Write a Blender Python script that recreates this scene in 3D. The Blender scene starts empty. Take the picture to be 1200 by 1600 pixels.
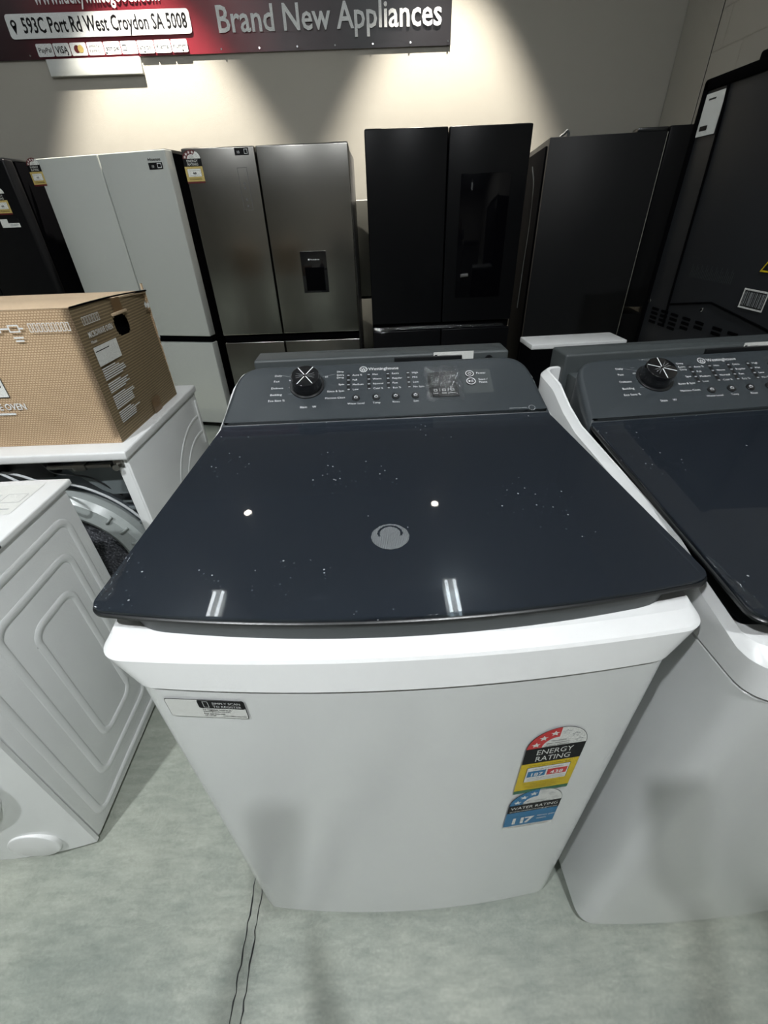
import bpy, bmesh, math, random
from mathutils import Vector, Matrix
random.seed(7)
PI = math.pi
sc = bpy.context.scene
COL = sc.collection

# ------------------------------------------------------------------ camera
cam = bpy.data.cameras.new('camera'); camo = bpy.data.objects.new('camera', cam); COL.objects.link(camo)
cam.sensor_fit = 'AUTO'; cam.sensor_width = 36.0
cam.lens = 678.849 / 1600 * 36.0
cam.clip_start = 0.02
def cam_axes(yaw, pitch, roll):
    f = Vector((math.sin(yaw)*math.cos(pitch), math.cos(yaw)*math.cos(pitch), -math.sin(pitch)))
    r0 = Vector((math.cos(yaw), -math.sin(yaw), 0)); u0 = r0.cross(f)
    r = r0*math.cos(roll) + u0*math.sin(roll); u = -r0*math.sin(roll) + u0*math.cos(roll)
    return r, u, f
r_, u_, f_ = cam_axes(0.014654, 0.602104, -0.04006)
M = Matrix((r_, u_, -f_)).transposed().to_4x4(); M.translation = Vector((-0.0244, -0.3375, 1.3920))
camo.matrix_world = M
sc.camera = camo

# ------------------------------------------------------------------ exposure and world
sc.view_settings.view_transform = 'Standard'; sc.view_settings.look = 'None'
sc.view_settings.gamma = 1.0; sc.view_settings.use_curve_mapping = False
sc.view_settings.exposure = -0.06
w = bpy.data.worlds.new('world'); sc.world = w; w.use_nodes = True
w.node_tree.nodes['Background'].inputs[0].default_value = (0.55, 0.6, 0.62, 1)
w.node_tree.nodes['Background'].inputs[1].default_value = 0.15
TUBE, TUBE_BACK, BAY = 31.0, 9.0, 132.0     # emission of the tubes over the machines / far behind, and of the round high bay lamps
SPOT = 1300.0         # watts of the warm wall spots
LAMP_X = (-3.7, -1.54, 0.608, 2.76); LAMP_Z = 3.8

# ------------------------------------------------------------------ materials
def mat(name, col, rough=0.5, metal=0.0, spec=0.5, coat=0.0, emit=0.0, bump=None, mottle=None, aniso=0.0):
    m = bpy.data.materials.new(name); m.use_nodes = True
    nt = m.node_tree; b = nt.nodes['Principled BSDF']
    b.inputs['Base Color'].default_value = (*col, 1); b.inputs['Roughness'].default_value = rough
    b.inputs['Metallic'].default_value = metal; b.inputs['Specular IOR Level'].default_value = spec
    b.inputs['Coat Weight'].default_value = coat; b.inputs['Coat Roughness'].default_value = 0.04
    if emit: b.inputs['Emission Color'].default_value = (*col, 1); b.inputs['Emission Strength'].default_value = emit
    if aniso: b.inputs['Anisotropic'].default_value = aniso
    tc = nt.nodes.new('ShaderNodeTexCoord')
    if mottle:
        s, amt = mottle
        n = nt.nodes.new('ShaderNodeTexNoise'); n.inputs['Scale'].default_value = s; n.inputs['Detail'].default_value = 6
        nt.links.new(tc.outputs['Object'], n.inputs['Vector'])
        mx = nt.nodes.new('ShaderNodeMix'); mx.data_type = 'RGBA'
        nt.links.new(n.outputs['Fac'], mx.inputs['Factor'])
        mx.inputs['A'].default_value = (*[c*(1-amt) for c in col], 1); mx.inputs['B'].default_value = (*[min(1, c*(1+amt)) for c in col], 1)
        nt.links.new(mx.outputs['Result'], b.inputs['Base Color'])
    if bump:
        s, st, dist = bump
        n = nt.nodes.new('ShaderNodeTexNoise'); n.inputs['Scale'].default_value = s; n.inputs['Detail'].default_value = 4
        nt.links.new(tc.outputs['Object'], n.inputs['Vector'])
        bp = nt.nodes.new('ShaderNodeBump'); bp.inputs['Strength'].default_value = st; bp.inputs['Distance'].default_value = dist
        nt.links.new(n.outputs['Fac'], bp.inputs['Height']); nt.links.new(bp.outputs['Normal'], b.inputs['Normal'])
    return m
MT = {}
MT['enamel'] = mat('white_enamel', (0.72, 0.735, 0.73), 0.22, coat=0.3, bump=(3, 0.12, 0.02))
MT['white'] = mat('white_plastic', (0.76, 0.77, 0.765), 0.32)
MT['offwhite'] = mat('off_white_plastic', (0.62, 0.64, 0.62), 0.4)
MT['dark'] = mat('charcoal_plastic', (0.030, 0.037, 0.042), 0.42, mottle=(6, 0.12))
MT['dark2'] = mat('deep_charcoal_plastic', (0.045, 0.053, 0.055), 0.5)
MT['black'] = mat('black_plastic', (0.008, 0.009, 0.010), 0.3)
MT['matt_black'] = mat('matt_black', (0.0015, 0.0015, 0.002), 0.9, spec=0.02)
MT['display_black'] = mat('display_black', (0.003, 0.003, 0.004), 0.15, spec=0.12)
MT['gloss_black'] = mat('gloss_black', (0.005, 0.005, 0.006), 0.08, coat=0.6)
MT['print'] = mat('white_print', (0.72, 0.74, 0.74), 0.5)
MT['print_dim'] = mat('grey_print', (0.30, 0.32, 0.33), 0.5)
MT['ink'] = mat('black_ink', (0.005, 0.005, 0.006), 0.5, spec=0.15)
MT['paper'] = mat('sticker_white', (0.70, 0.71, 0.68), 0.4)
MT['red'] = mat('label_red', (0.55, 0.018, 0.022), 0.4)
MT['yellow'] = mat('label_yellow', (0.62, 0.46, 0.015), 0.4, spec=0.2)
MT['ochre'] = mat('label_ochre', (0.52, 0.40, 0.13), 0.4)
MT['green'] = mat('label_green', (0.01, 0.12, 0.055), 0.4)
MT['blue'] = mat('label_blue', (0.018, 0.16, 0.34), 0.4, spec=0.2)
MT['maroon'] = mat('label_maroon', (0.10, 0.012, 0.014), 0.4)
MT['steel'] = mat('brushed_steel', (0.27, 0.262, 0.245), 0.24, metal=1.0, aniso=0.4, mottle=(2.0, 0.12))
MT['steel_side'] = mat('grey_cabinet', (0.10, 0.10, 0.10), 0.45)
MT['silver'] = mat('silver_door', (0.42, 0.42, 0.38), 0.4, metal=0.6)
MT['white_glass'] = mat('white_glass', (0.47, 0.49, 0.465), 0.12, coat=0.4)
MT['fridge_black'] = mat('black_fridge_steel', (0.005, 0.0052, 0.006), 0.30, spec=0.12)
MT['black_glass'] = mat('black_glass', (0.002, 0.002, 0.003), 0.06, spec=0.2)
MT['graphite'] = mat('graphite_side', (0.011, 0.0115, 0.0125), 0.42, spec=0.15, bump=(300, 0.05, 0.001))
MT['graphite_back'] = mat('graphite_back', (0.016, 0.0175, 0.020), 0.5, spec=0.2, mottle=(4, 0.2))
MT['chrome'] = mat('chrome', (0.8, 0.8, 0.8), 0.12, metal=1.0)
MT['tub'] = mat('grey_tub_plastic', (0.34, 0.37, 0.36), 0.28, bump=(20, 0.1, 0.01))
MT['wire'] = mat('wire_grey', (0.5, 0.52, 0.53), 0.4)
MT['copper'] = mat('warm_card', (0.45, 0.34, 0.22), 0.8)
MT['spot_head'] = mat('white_lamp_housing', (0.7, 0.7, 0.68), 0.4)
MT['skin'] = mat('skin', (0.5, 0.3, 0.22), 0.5)
MT['cloth'] = mat('dark_cloth', (0.05, 0.055, 0.07), 0.9)

def nodemat(name):
    m = bpy.data.materials.new(name); m.use_nodes = True
    return m, m.node_tree, m.node_tree.nodes['Principled BSDF']
def N(nt, t, **kw):
    n = nt.nodes.new(t)
    for k, v in kw.items():
        if k in n.inputs: n.inputs[k].default_value = v
        else: setattr(n, k, v)
    return n
def ramp(nt, src, stops):
    r = nt.nodes.new('ShaderNodeValToRGB'); cr = r.color_ramp
    while len(cr.elements) > 1: cr.elements.remove(cr.elements[-1])
    cr.elements[0].position = stops[0][0]; cr.elements[0].color = (*stops[0][1], 1)
    for p, c in stops[1:]:
        e = cr.elements.new(p); e.color = (*c, 1)
    nt.links.new(src, r.inputs[0]); return r.outputs[0]

# tinted lid glass with a light dust
m, nt, b = nodemat('tinted_lid_glass'); nt.nodes.remove(b)
out = nt.nodes['Material Output']
tr = N(nt, 'ShaderNodeBsdfTransparent'); tr.inputs[0].default_value = (0.52, 0.57, 0.60, 1)
df = N(nt, 'ShaderNodeBsdfDiffuse'); df.inputs[0].default_value = (0.030, 0.038, 0.052, 1)
gl = N(nt, 'ShaderNodeBsdfGlossy'); gl.inputs['Roughness'].default_value = 0.02
m1 = N(nt, 'ShaderNodeMixShader'); m1.inputs[0].default_value = 0.58
nt.links.new(df.outputs[0], m1.inputs[1]); nt.links.new(tr.outputs[0], m1.inputs[2])
fr = N(nt, 'ShaderNodeFresnel'); fr.inputs[0].default_value = 1.5
g2 = N(nt, 'ShaderNodeBsdfGlossy'); g2.inputs['Roughness'].default_value = 0.20
mg = N(nt, 'ShaderNodeMixShader'); mg.inputs[0].default_value = 0.16; nt.links.new(gl.outputs[0], mg.inputs[1]); nt.links.new(g2.outputs[0], mg.inputs[2])
m2 = N(nt, 'ShaderNodeMixShader'); nt.links.new(fr.outputs[0], m2.inputs[0])
nt.links.new(m1.outputs[0], m2.inputs[1]); nt.links.new(mg.outputs[0], m2.inputs[2])
tc = N(nt, 'ShaderNodeTexCoord')
vo = N(nt, 'ShaderNodeTexVoronoi'); vo.inputs['Scale'].default_value = 75; nt.links.new(tc.outputs['Object'], vo.inputs['Vector'])
lt = N(nt, 'ShaderNodeMath', operation='LESS_THAN'); lt.inputs[1].default_value = 0.10; nt.links.new(vo.outputs['Distance'], lt.inputs[0])
ns = N(nt, 'ShaderNodeTexNoise'); ns.inputs['Scale'].default_value = 7; nt.links.new(tc.outputs['Object'], ns.inputs['Vector'])
gt = N(nt, 'ShaderNodeMath', operation='GREATER_THAN'); gt.inputs[1].default_value = 0.545; nt.links.new(ns.outputs['Fac'], gt.inputs[0])
mu = N(nt, 'ShaderNodeMath', operation='MULTIPLY'); nt.links.new(lt.outputs[0], mu.inputs[0]); nt.links.new(gt.outputs[0], mu.inputs[1])
mv = N(nt, 'ShaderNodeMath', operation='MULTIPLY'); nt.links.new(mu.outputs[0], mv.inputs[0]); mv.inputs[1].default_value = 0.5
dd = N(nt, 'ShaderNodeBsdfDiffuse'); dd.inputs[0].default_value = (0.5, 0.52, 0.55, 1)
m3 = N(nt, 'ShaderNodeMixShader'); nt.links.new(mv.outputs[0], m3.inputs[0]); nt.links.new(m2.outputs[0], m3.inputs[1]); nt.links.new(dd.outputs[0], m3.inputs[2])
nt.links.new(m3.outputs[0], out.inputs[0]); MT['lid_glass'] = m

# clear protective film
m, nt, b = nodemat('clear_film'); nt.nodes.remove(b); out = nt.nodes['Material Output']
tr = N(nt, 'ShaderNodeBsdfTransparent'); gl = N(nt, 'ShaderNodeBsdfGlossy'); gl.inputs['Roughness'].default_value = 0.12
mx = N(nt, 'ShaderNodeMixShader'); mx.inputs[0].default_value = 0.10
tc = N(nt, 'ShaderNodeTexCoord'); n = N(nt, 'ShaderNodeTexNoise'); n.inputs['Scale'].default_value = 90; n.inputs['Detail'].default_value = 3
nt.links.new(tc.outputs['Object'], n.inputs['Vector'])
bp = N(nt, 'ShaderNodeBump'); bp.inputs['Strength'].default_value = 0.6; bp.inputs['Distance'].default_value = 0.003
nt.links.new(n.outputs['Fac'], bp.inputs['Height']); nt.links.new(bp.outputs['Normal'], gl.inputs['Normal'])
nt.links.new(tr.outputs[0], mx.inputs[1]); nt.links.new(gl.outputs[0], mx.inputs[2]); nt.links.new(mx.outputs[0], out.inputs[0]); MT['film'] = m

# polished concrete
m, nt, b = nodemat('polished_concrete'); tc = N(nt, 'ShaderNodeTexCoord')
n1 = N(nt, 'ShaderNodeTexNoise', Scale=2.2, Detail=9.0, Roughness=0.65, Distortion=0.6); nt.links.new(tc.outputs['Object'], n1.inputs['Vector'])
mp = N(nt, 'ShaderNodeMapping'); mp.inputs['Scale'].default_value = (4, 16, 1); nt.links.new(tc.outputs['Object'], mp.inputs['Vector'])
n2 = N(nt, 'ShaderNodeTexNoise', Scale=3.0, Detail=12.0, Roughness=0.75); nt.links.new(mp.outputs[0], n2.inputs['Vector'])
n3 = N(nt, 'ShaderNodeTexNoise', Scale=160.0, Detail=3.0); nt.links.new(tc.outputs['Object'], n3.inputs['Vector'])
c1 = ramp(nt, n1.outputs['Fac'], [(0.3, (0.25, 0.285, 0.25)), (0.7, (0.44, 0.46, 0.395))])
c2 = ramp(nt, n2.outputs['Fac'], [(0.35, (0.72, 0.74, 0.74)), (0.6, (1, 1, 1))])
c3 = ramp(nt, n3.outputs['Fac'], [(0.35, (0.82, 0.82, 0.82)), (0.65, (1.0, 1.0, 1.0))])
a = N(nt, 'ShaderNodeMix', data_type='RGBA', blend_type='MULTIPLY'); a.inputs[0].default_value = 1
nt.links.new(c1, a.inputs['A']); nt.links.new(c2, a.inputs['B'])
a2 = N(nt, 'ShaderNodeMix', data_type='RGBA', blend_type='MULTIPLY'); a2.inputs[0].default_value = 0.8
nt.links.new(a.outputs['Result'], a2.inputs['A']); nt.links.new(c3, a2.inputs['B'])
nt.links.new(a2.outputs['Result'], b.inputs['Base Color'])
b.inputs['Roughness'].default_value = 0.38
bp = N(nt, 'ShaderNodeBump'); bp.inputs['Strength'].default_value = 0.25; bp.inputs['Distance'].default_value = 0.004
nt.links.new(n2.outputs['Fac'], bp.inputs['Height']); nt.links.new(bp.outputs['Normal'], b.inputs['Normal']); MT['floor'] = m

MT['wall'] = mat('painted_wall', (0.37, 0.352, 0.31), 0.75, bump=(180, 0.25, 0.003), mottle=(140, 0.10))
MT['ceiling'] = mat('ceiling_paint', (0.45, 0.47, 0.50), 0.9)
# painted block wall
m, nt, b = nodemat('painted_block_wall'); tc = N(nt, 'ShaderNodeTexCoord')
mp = N(nt, 'ShaderNodeMapping'); mp.inputs['Rotation'].default_value = (PI/2, 0, PI/2)
sx = N(nt, 'ShaderNodeSeparateXYZ'); cx = N(nt, 'ShaderNodeCombineXYZ'); nt.links.new(tc.outputs['Object'], sx.inputs[0])
nt.links.new(sx.outputs['Y'], cx.inputs['X']); nt.links.new(sx.outputs['Z'], cx.inputs['Y'])
br = N(nt, 'ShaderNodeTexBrick'); br.inputs['Scale'].default_value = 1.0; br.inputs['Brick Width'].default_value = 0.40; br.inputs['Row Height'].default_value = 0.20
br.inputs['Mortar Size'].default_value = 0.006; br.inputs['Mortar Smooth'].default_value = 0.6
br.inputs['Color1'].default_value = (0.42, 0.40, 0.355, 1); br.inputs['Color2'].default_value = (0.40, 0.38, 0.34, 1); br.inputs['Mortar'].default_value = (0.33, 0.315, 0.28, 1)
nt.links.new(cx.outputs[0], br.inputs['Vector']); nt.links.new(br.outputs['Color'], b.inputs['Base Color']); b.inputs['Roughness'].default_value = 0.8
n = N(nt, 'ShaderNodeTexNoise', Scale=120.0, Detail=5.0); nt.links.new(tc.outputs['Object'], n.inputs['Vector'])
ad = N(nt, 'ShaderNodeMath', operation='SUBTRACT'); nt.links.new(n.outputs['Fac'], ad.inputs[0]); nt.links.new(br.outputs['Fac'], ad.inputs[1])
bp = N(nt, 'ShaderNodeBump'); bp.inputs['Strength'].default_value = 0.5; bp.inputs['Distance'].default_value = 0.005
nt.links.new(ad.outputs[0], bp.inputs['Height']); nt.links.new(bp.outputs['Normal'], b.inputs['Normal']); MT['block'] = m

# printed banner: black running into a red glow in the print
m, nt, b = nodemat('banner_vinyl'); tc = N(nt, 'ShaderNodeTexCoord')
sx = N(nt, 'ShaderNodeSeparateXYZ'); nt.links.new(tc.outputs['Object'], sx.inputs[0])
mr = N(nt, 'ShaderNodeMapRange'); mr.inputs[1].default_value = -2.7; mr.inputs[2].default_value = 0.7; nt.links.new(sx.outputs['X'], mr.inputs[0])
c = ramp(nt, mr.outputs[0], [(0.0, (0.008, 0.004, 0.006)), (0.10, (0.03, 0.006, 0.010)), (0.22, (0.16, 0.010, 0.020)), (0.52, (0.19, 0.010, 0.020)), (0.64, (0.035, 0.006, 0.010)), (0.8, (0.006, 0.005, 0.007))])
nt.links.new(c, b.inputs['Base Color']); b.inputs['Roughness'].default_value = 0.35; MT['banner'] = m

# carton: dotted front, ribbed end
def carton(name, base, line, ribbed):
    m, nt, b = nodemat(name); tc = N(nt, 'ShaderNodeTexCoord'); sx = N(nt, 'ShaderNodeSeparateXYZ'); nt.links.new(tc.outputs['Object'], sx.inputs[0])
    n = N(nt, 'ShaderNodeTexNoise', Scale=5.0, Detail=5.0); nt.links.new(tc.outputs['Object'], n.inputs['Vector'])
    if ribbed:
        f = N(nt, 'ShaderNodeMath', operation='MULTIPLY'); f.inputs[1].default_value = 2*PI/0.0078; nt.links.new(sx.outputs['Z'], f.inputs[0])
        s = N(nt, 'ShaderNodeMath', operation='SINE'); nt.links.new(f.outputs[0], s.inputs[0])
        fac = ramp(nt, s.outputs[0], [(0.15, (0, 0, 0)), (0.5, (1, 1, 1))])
    else:
        cx = N(nt, 'ShaderNodeCombineXYZ'); nt.links.new(sx.outputs['X'], cx.inputs['X']); nt.links.new(sx.outputs['Z'], cx.inputs['Y'])
        br = N(nt, 'ShaderNodeTexBrick'); br.inputs['Scale'].default_value = 1.0; br.inputs['Brick Width'].default_value = 0.0078; br.inputs['Row Height'].default_value = 0.0062
        br.inputs['Mortar Size'].default_value = 0.0016; br.inputs['Mortar Smooth'].default_value = 0.3
        nt.links.new(cx.outputs[0], br.inputs['Vector']); fac = br.outputs['Fac']
    mx = N(nt, 'ShaderNodeMix', data_type='RGBA'); nt.links.new(fac, mx.inputs[0])
    mx.inputs['A'].default_value = (*base, 1); mx.inputs['B'].default_value = (*line, 1)
    mm = N(nt, 'ShaderNodeMix', data_type='RGBA', blend_type='MULTIPLY'); mm.inputs[0].default_value = 0.5
    c = ramp(nt, n.outputs['Fac'], [(0.3, (0.75, 0.72, 0.68)), (0.65, (1, 1, 1))])
    nt.links.new(mx.outputs['Result'], mm.inputs['A']); nt.links.new(c, mm.inputs['B']); nt.links.new(mm.outputs['Result'], b.inputs['Base Color'])
    b.inputs['Roughness'].default_value = 0.75; return m
MT['carton_front'] = carton('dotted_cardboard', (0.64, 0.48, 0.31), (0.37, 0.25, 0.145), False)
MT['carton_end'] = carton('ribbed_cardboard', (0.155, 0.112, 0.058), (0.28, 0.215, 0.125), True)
MT['kraft'] = mat('plain_cardboard', (0.56, 0.42, 0.28), 0.8, mottle=(8, 0.12))
MT['tape'] = mat('brown_tape', (0.17, 0.105, 0.05), 0.35)
# speckled felt
m, nt, b = nodemat('speckled_felt'); tc = N(nt, 'ShaderNodeTexCoord')
n = N(nt, 'ShaderNodeTexNoise', Scale=120.0, Detail=6.0, Roughness=0.8); nt.links.new(tc.outputs['Object'], n.inputs['Vector'])
nt.links.new(ramp(nt, n.outputs['Fac'], [(0.45, (0.02, 0.022, 0.028)), (0.58, (0.12, 0.125, 0.14)), (0.68, (0.5, 0.5, 0.52))]), b.inputs['Base Color'])
b.inputs['Roughness'].default_value = 0.95; MT['felt'] = m

# ------------------------------------------------------------------ mesh helpers
def finish(name, bm, mats, parent=None, smooth=True, angle=35, recalc=True):
    if recalc: bmesh.ops.recalc_face_normals(bm, faces=bm.faces)
    me = bpy.data.meshes.new(name); bm.to_mesh(me); bm.free()
    if not isinstance(mats, (list, tuple)): mats = [mats]
    for x in mats: me.materials.append(MT[x] if isinstance(x, str) else x)
    if smooth:
        for p in me.polygons: p.use_smooth = True
        me.set_sharp_from_angle(angle=math.radians(angle))
    o = bpy.data.objects.new(name, me); COL.objects.link(o)
    if parent: o.parent = parent
    return o
def thing(name, label, cat, loc=(0, 0, 0), rz=0, group=None):
    o = bpy.data.objects.new(name, None); COL.objects.link(o); o.empty_display_size = 0.1
    o.location = loc; o.rotation_euler = (0, 0, rz); o['label'] = label; o['category'] = cat
    if group: o['group'] = group
    return o
def tag(o, label, cat, group=None):
    o['label'] = label; o['category'] = cat
    if group: o['group'] = group
    return o
def struct(o): o['kind'] = 'structure'; return o
def merge(bm, tmp, mi=0):
    for f in tmp.faces: f.material_index = mi
    me = bpy.data.meshes.new('t'); tmp.to_mesh(me); tmp.free(); bm.from_mesh(me); bpy.data.meshes.remove(me)
def box(bm, x0, x1, y0, y1, z0, z1, bev=0.0, seg=2, mi=0):
    t = bmesh.new(); bmesh.ops.create_cube(t, size=1)
    for v in t.verts: v.co = Vector(((x0+x1)/2 + v.co.x*(x1-x0), (y0+y1)/2 + v.co.y*(y1-y0), (z0+z1)/2 + v.co.z*(z1-z0)))
    if bev: bmesh.ops.bevel(t, geom=t.edges[:], offset=bev, segments=seg, profile=0.5, affect='EDGES')
    merge(bm, t, mi)
def cyl(bm, c, axis, r0, h, r1=None, n=32, bev=0.0, mi=0):
    """cylinder from point c along axis"""
    r1 = r0 if r1 is None else r1
    t = bmesh.new(); bmesh.ops.create_cone(t, cap_ends=True, segments=n, radius1=r0, radius2=r1, depth=h)
    if bev:
        es = [e for e in t.edges if abs(e.verts[0].co.z - e.verts[1].co.z) < 1e-6 and e.verts[0].co.z > 0]
        bmesh.ops.bevel(t, geom=es, offset=bev, segments=3, profile=0.5, affect='EDGES')
    q = Vector((0, 0, 1)).rotation_difference(Vector(axis).normalized())
    for v in t.verts: v.co = q @ (v.co + Vector((0, 0, h/2))) + Vector(c)
    merge(bm, t, mi)
def ring(bm, c, axis, r0, r1, h, n=48, mi=0):
    """flat annulus with thickness"""
    q = Vector((0, 0, 1)).rotation_difference(Vector(axis).normalized()); t = bmesh.new(); R = []
    for (r, z) in ((r0, 0), (r1, 0), (r1, h), (r0, h)):
        R.append([t.verts.new(q @ Vector((r*math.cos(2*PI*i/n), r*math.sin(2*PI*i/n), z)) + Vector(c)) for i in range(n)])
    for a in range(4):
        A, B = R[a], R[(a+1) % 4]
        for i in range(n): t.faces.new((A[i], A[(i+1) % n], B[(i+1) % n], B[i]))
    merge(bm, t, mi)
def catmull(P, n=8):
    P = [Vector(p) for p in P]; out = []
    Q = [P[0]*2 - P[1]] + P + [P[-1]*2 - P[-2]]
    for i in range(1, len(Q)-2):
        for k in range(n):
            t = k/n; a, b_, c, d = Q[i-1:i+3]
            out.append(0.5*((2*b_) + (c-a)*t + (2*a-5*b_+4*c-d)*t*t + (-a+3*b_-3*c+d)*t**3))
    out.append(P[-1]); return out
def tube(bm, pts, r, n=8, closed=False, mi=0, flat=None):
    """sweep; flat=(axis, factor) squashes the section along an axis"""
    t = bmesh.new(); pts = [Vector(p) for p in pts]; R = []; m = len(pts); up = Vector((0.13, 0.21, 0.97)).normalized()
    for i, p in enumerate(pts):
        a = pts[i-1] if (i or closed) else p; c = pts[(i+1) % m] if (i < m-1 or closed) else p
        d = (c-a).normalized(); s = d.cross(up); s.normalize(); q = s.cross(d)
        rr = []
        for k in range(n):
            off = (s*math.cos(2*PI*k/n) + q*math.sin(2*PI*k/n))*r
            if flat: ax = Vector(flat[0]); off -= ax*off.dot(ax)*(1-flat[1])
            rr.append(t.verts.new(p+off))
        R.append(rr)
    for i in range(m if closed else m-1):
        A, B = R[i], R[(i+1) % m]
        for k in range(n): t.faces.new((A[k], A[(k+1) % n], B[(k+1) % n], B[k]))
    if not closed: t.faces.new(R[0]); t.faces.new(R[-1][::-1])
    merge(bm, t, mi)
def outline(hwf, hwr, yf, yb, rf, rb, bow=0.0, nc=7, nf=16, ns=10, nb=8):
    """rounded trapezoid, counter-clockwise from front-left; the front edge bows out"""
    C = [Vector((-hwf, yf)), Vector((hwf, yf)), Vector((hwr, yb)), Vector((-hwr, yb))]; rad = [rf, rf, rb, rb]; cnt = [nf, ns, nb, ns]
    arcs = []
    for i in range(4):
        c = C[i]; a = (C[i-1]-c).normalized(); b_ = (C[(i+1) % 4]-c).normalized(); r = rad[i]
        arcs.append([(c+a*r)*(1-t)**2 + c*2*t*(1-t)*0.9 + (c*0.2*t*(1-t)) + (c+b_*r)*t*t for t in [k/nc for k in range(nc+1)]])
    pts = []
    for i in range(4):
        pts += arcs[i]
        a, b_ = arcs[i][-1], arcs[(i+1) % 4][0]
        pts += [a.lerp(b_, k/cnt[i]) for k in range(1, cnt[i])]
    out = []
    for p in pts:
        q = p.copy()
        if bow and p.y < yf + rf + 1e-5 and p.y < yf + rf*1.01: q.y -= bow*max(0, 1-(p.x/hwf)**2) * max(0, min(1, 1-(p.y-yf)/max(rf, 1e-6)))
        out.append(q)
    return out
def inset(pts, d):
    n = len(pts); o = []
    for i in range(n):
        t = (pts[(i+1) % n] - pts[i-1]); t.normalize()
        o.append(pts[i] + Vector((-t.y, t.x))*d)
    return o
def loft(bm, rings, top=True, bot=True, mi=0):
    t = bmesh.new(); R = [[t.verts.new(p) for p in r] for r in rings]; n = len(rings[0])
    for a in range(len(R)-1):
        for i in range(n): t.faces.new((R[a][i], R[a][(i+1) % n], R[a+1][(i+1) % n], R[a+1][i]))
    if bot: t.faces.new(R[0][::-1])
    if top: t.faces.new(R[-1])
    merge(bm, t, mi)
def z3(pts, z): return [Vector((p.x, p.y, z(p.x, p.y) if callable(z) else z)) for p in pts]
def slab(bm, pts, zt, zb, bev=0.003, k=3, mi=0, top=True, bot=True):
    """prism between zb and zt (numbers or functions) with a rounded upper edge"""
    zf = zt if callable(zt) else (lambda x, y: zt)
    rings = [z3(pts, zb)]
    for i in range(k+1):
        a = i/k*PI/2; d = bev*(1-math.cos(a)); h = bev*(1-math.sin(a))
        q = inset(pts, d) if d > 1e-7 else pts
        rings.append([Vector((p.x, p.y, zf(p.x, p.y)-h)) for p in q])
    loft(bm, rings, top, bot, mi)

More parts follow.
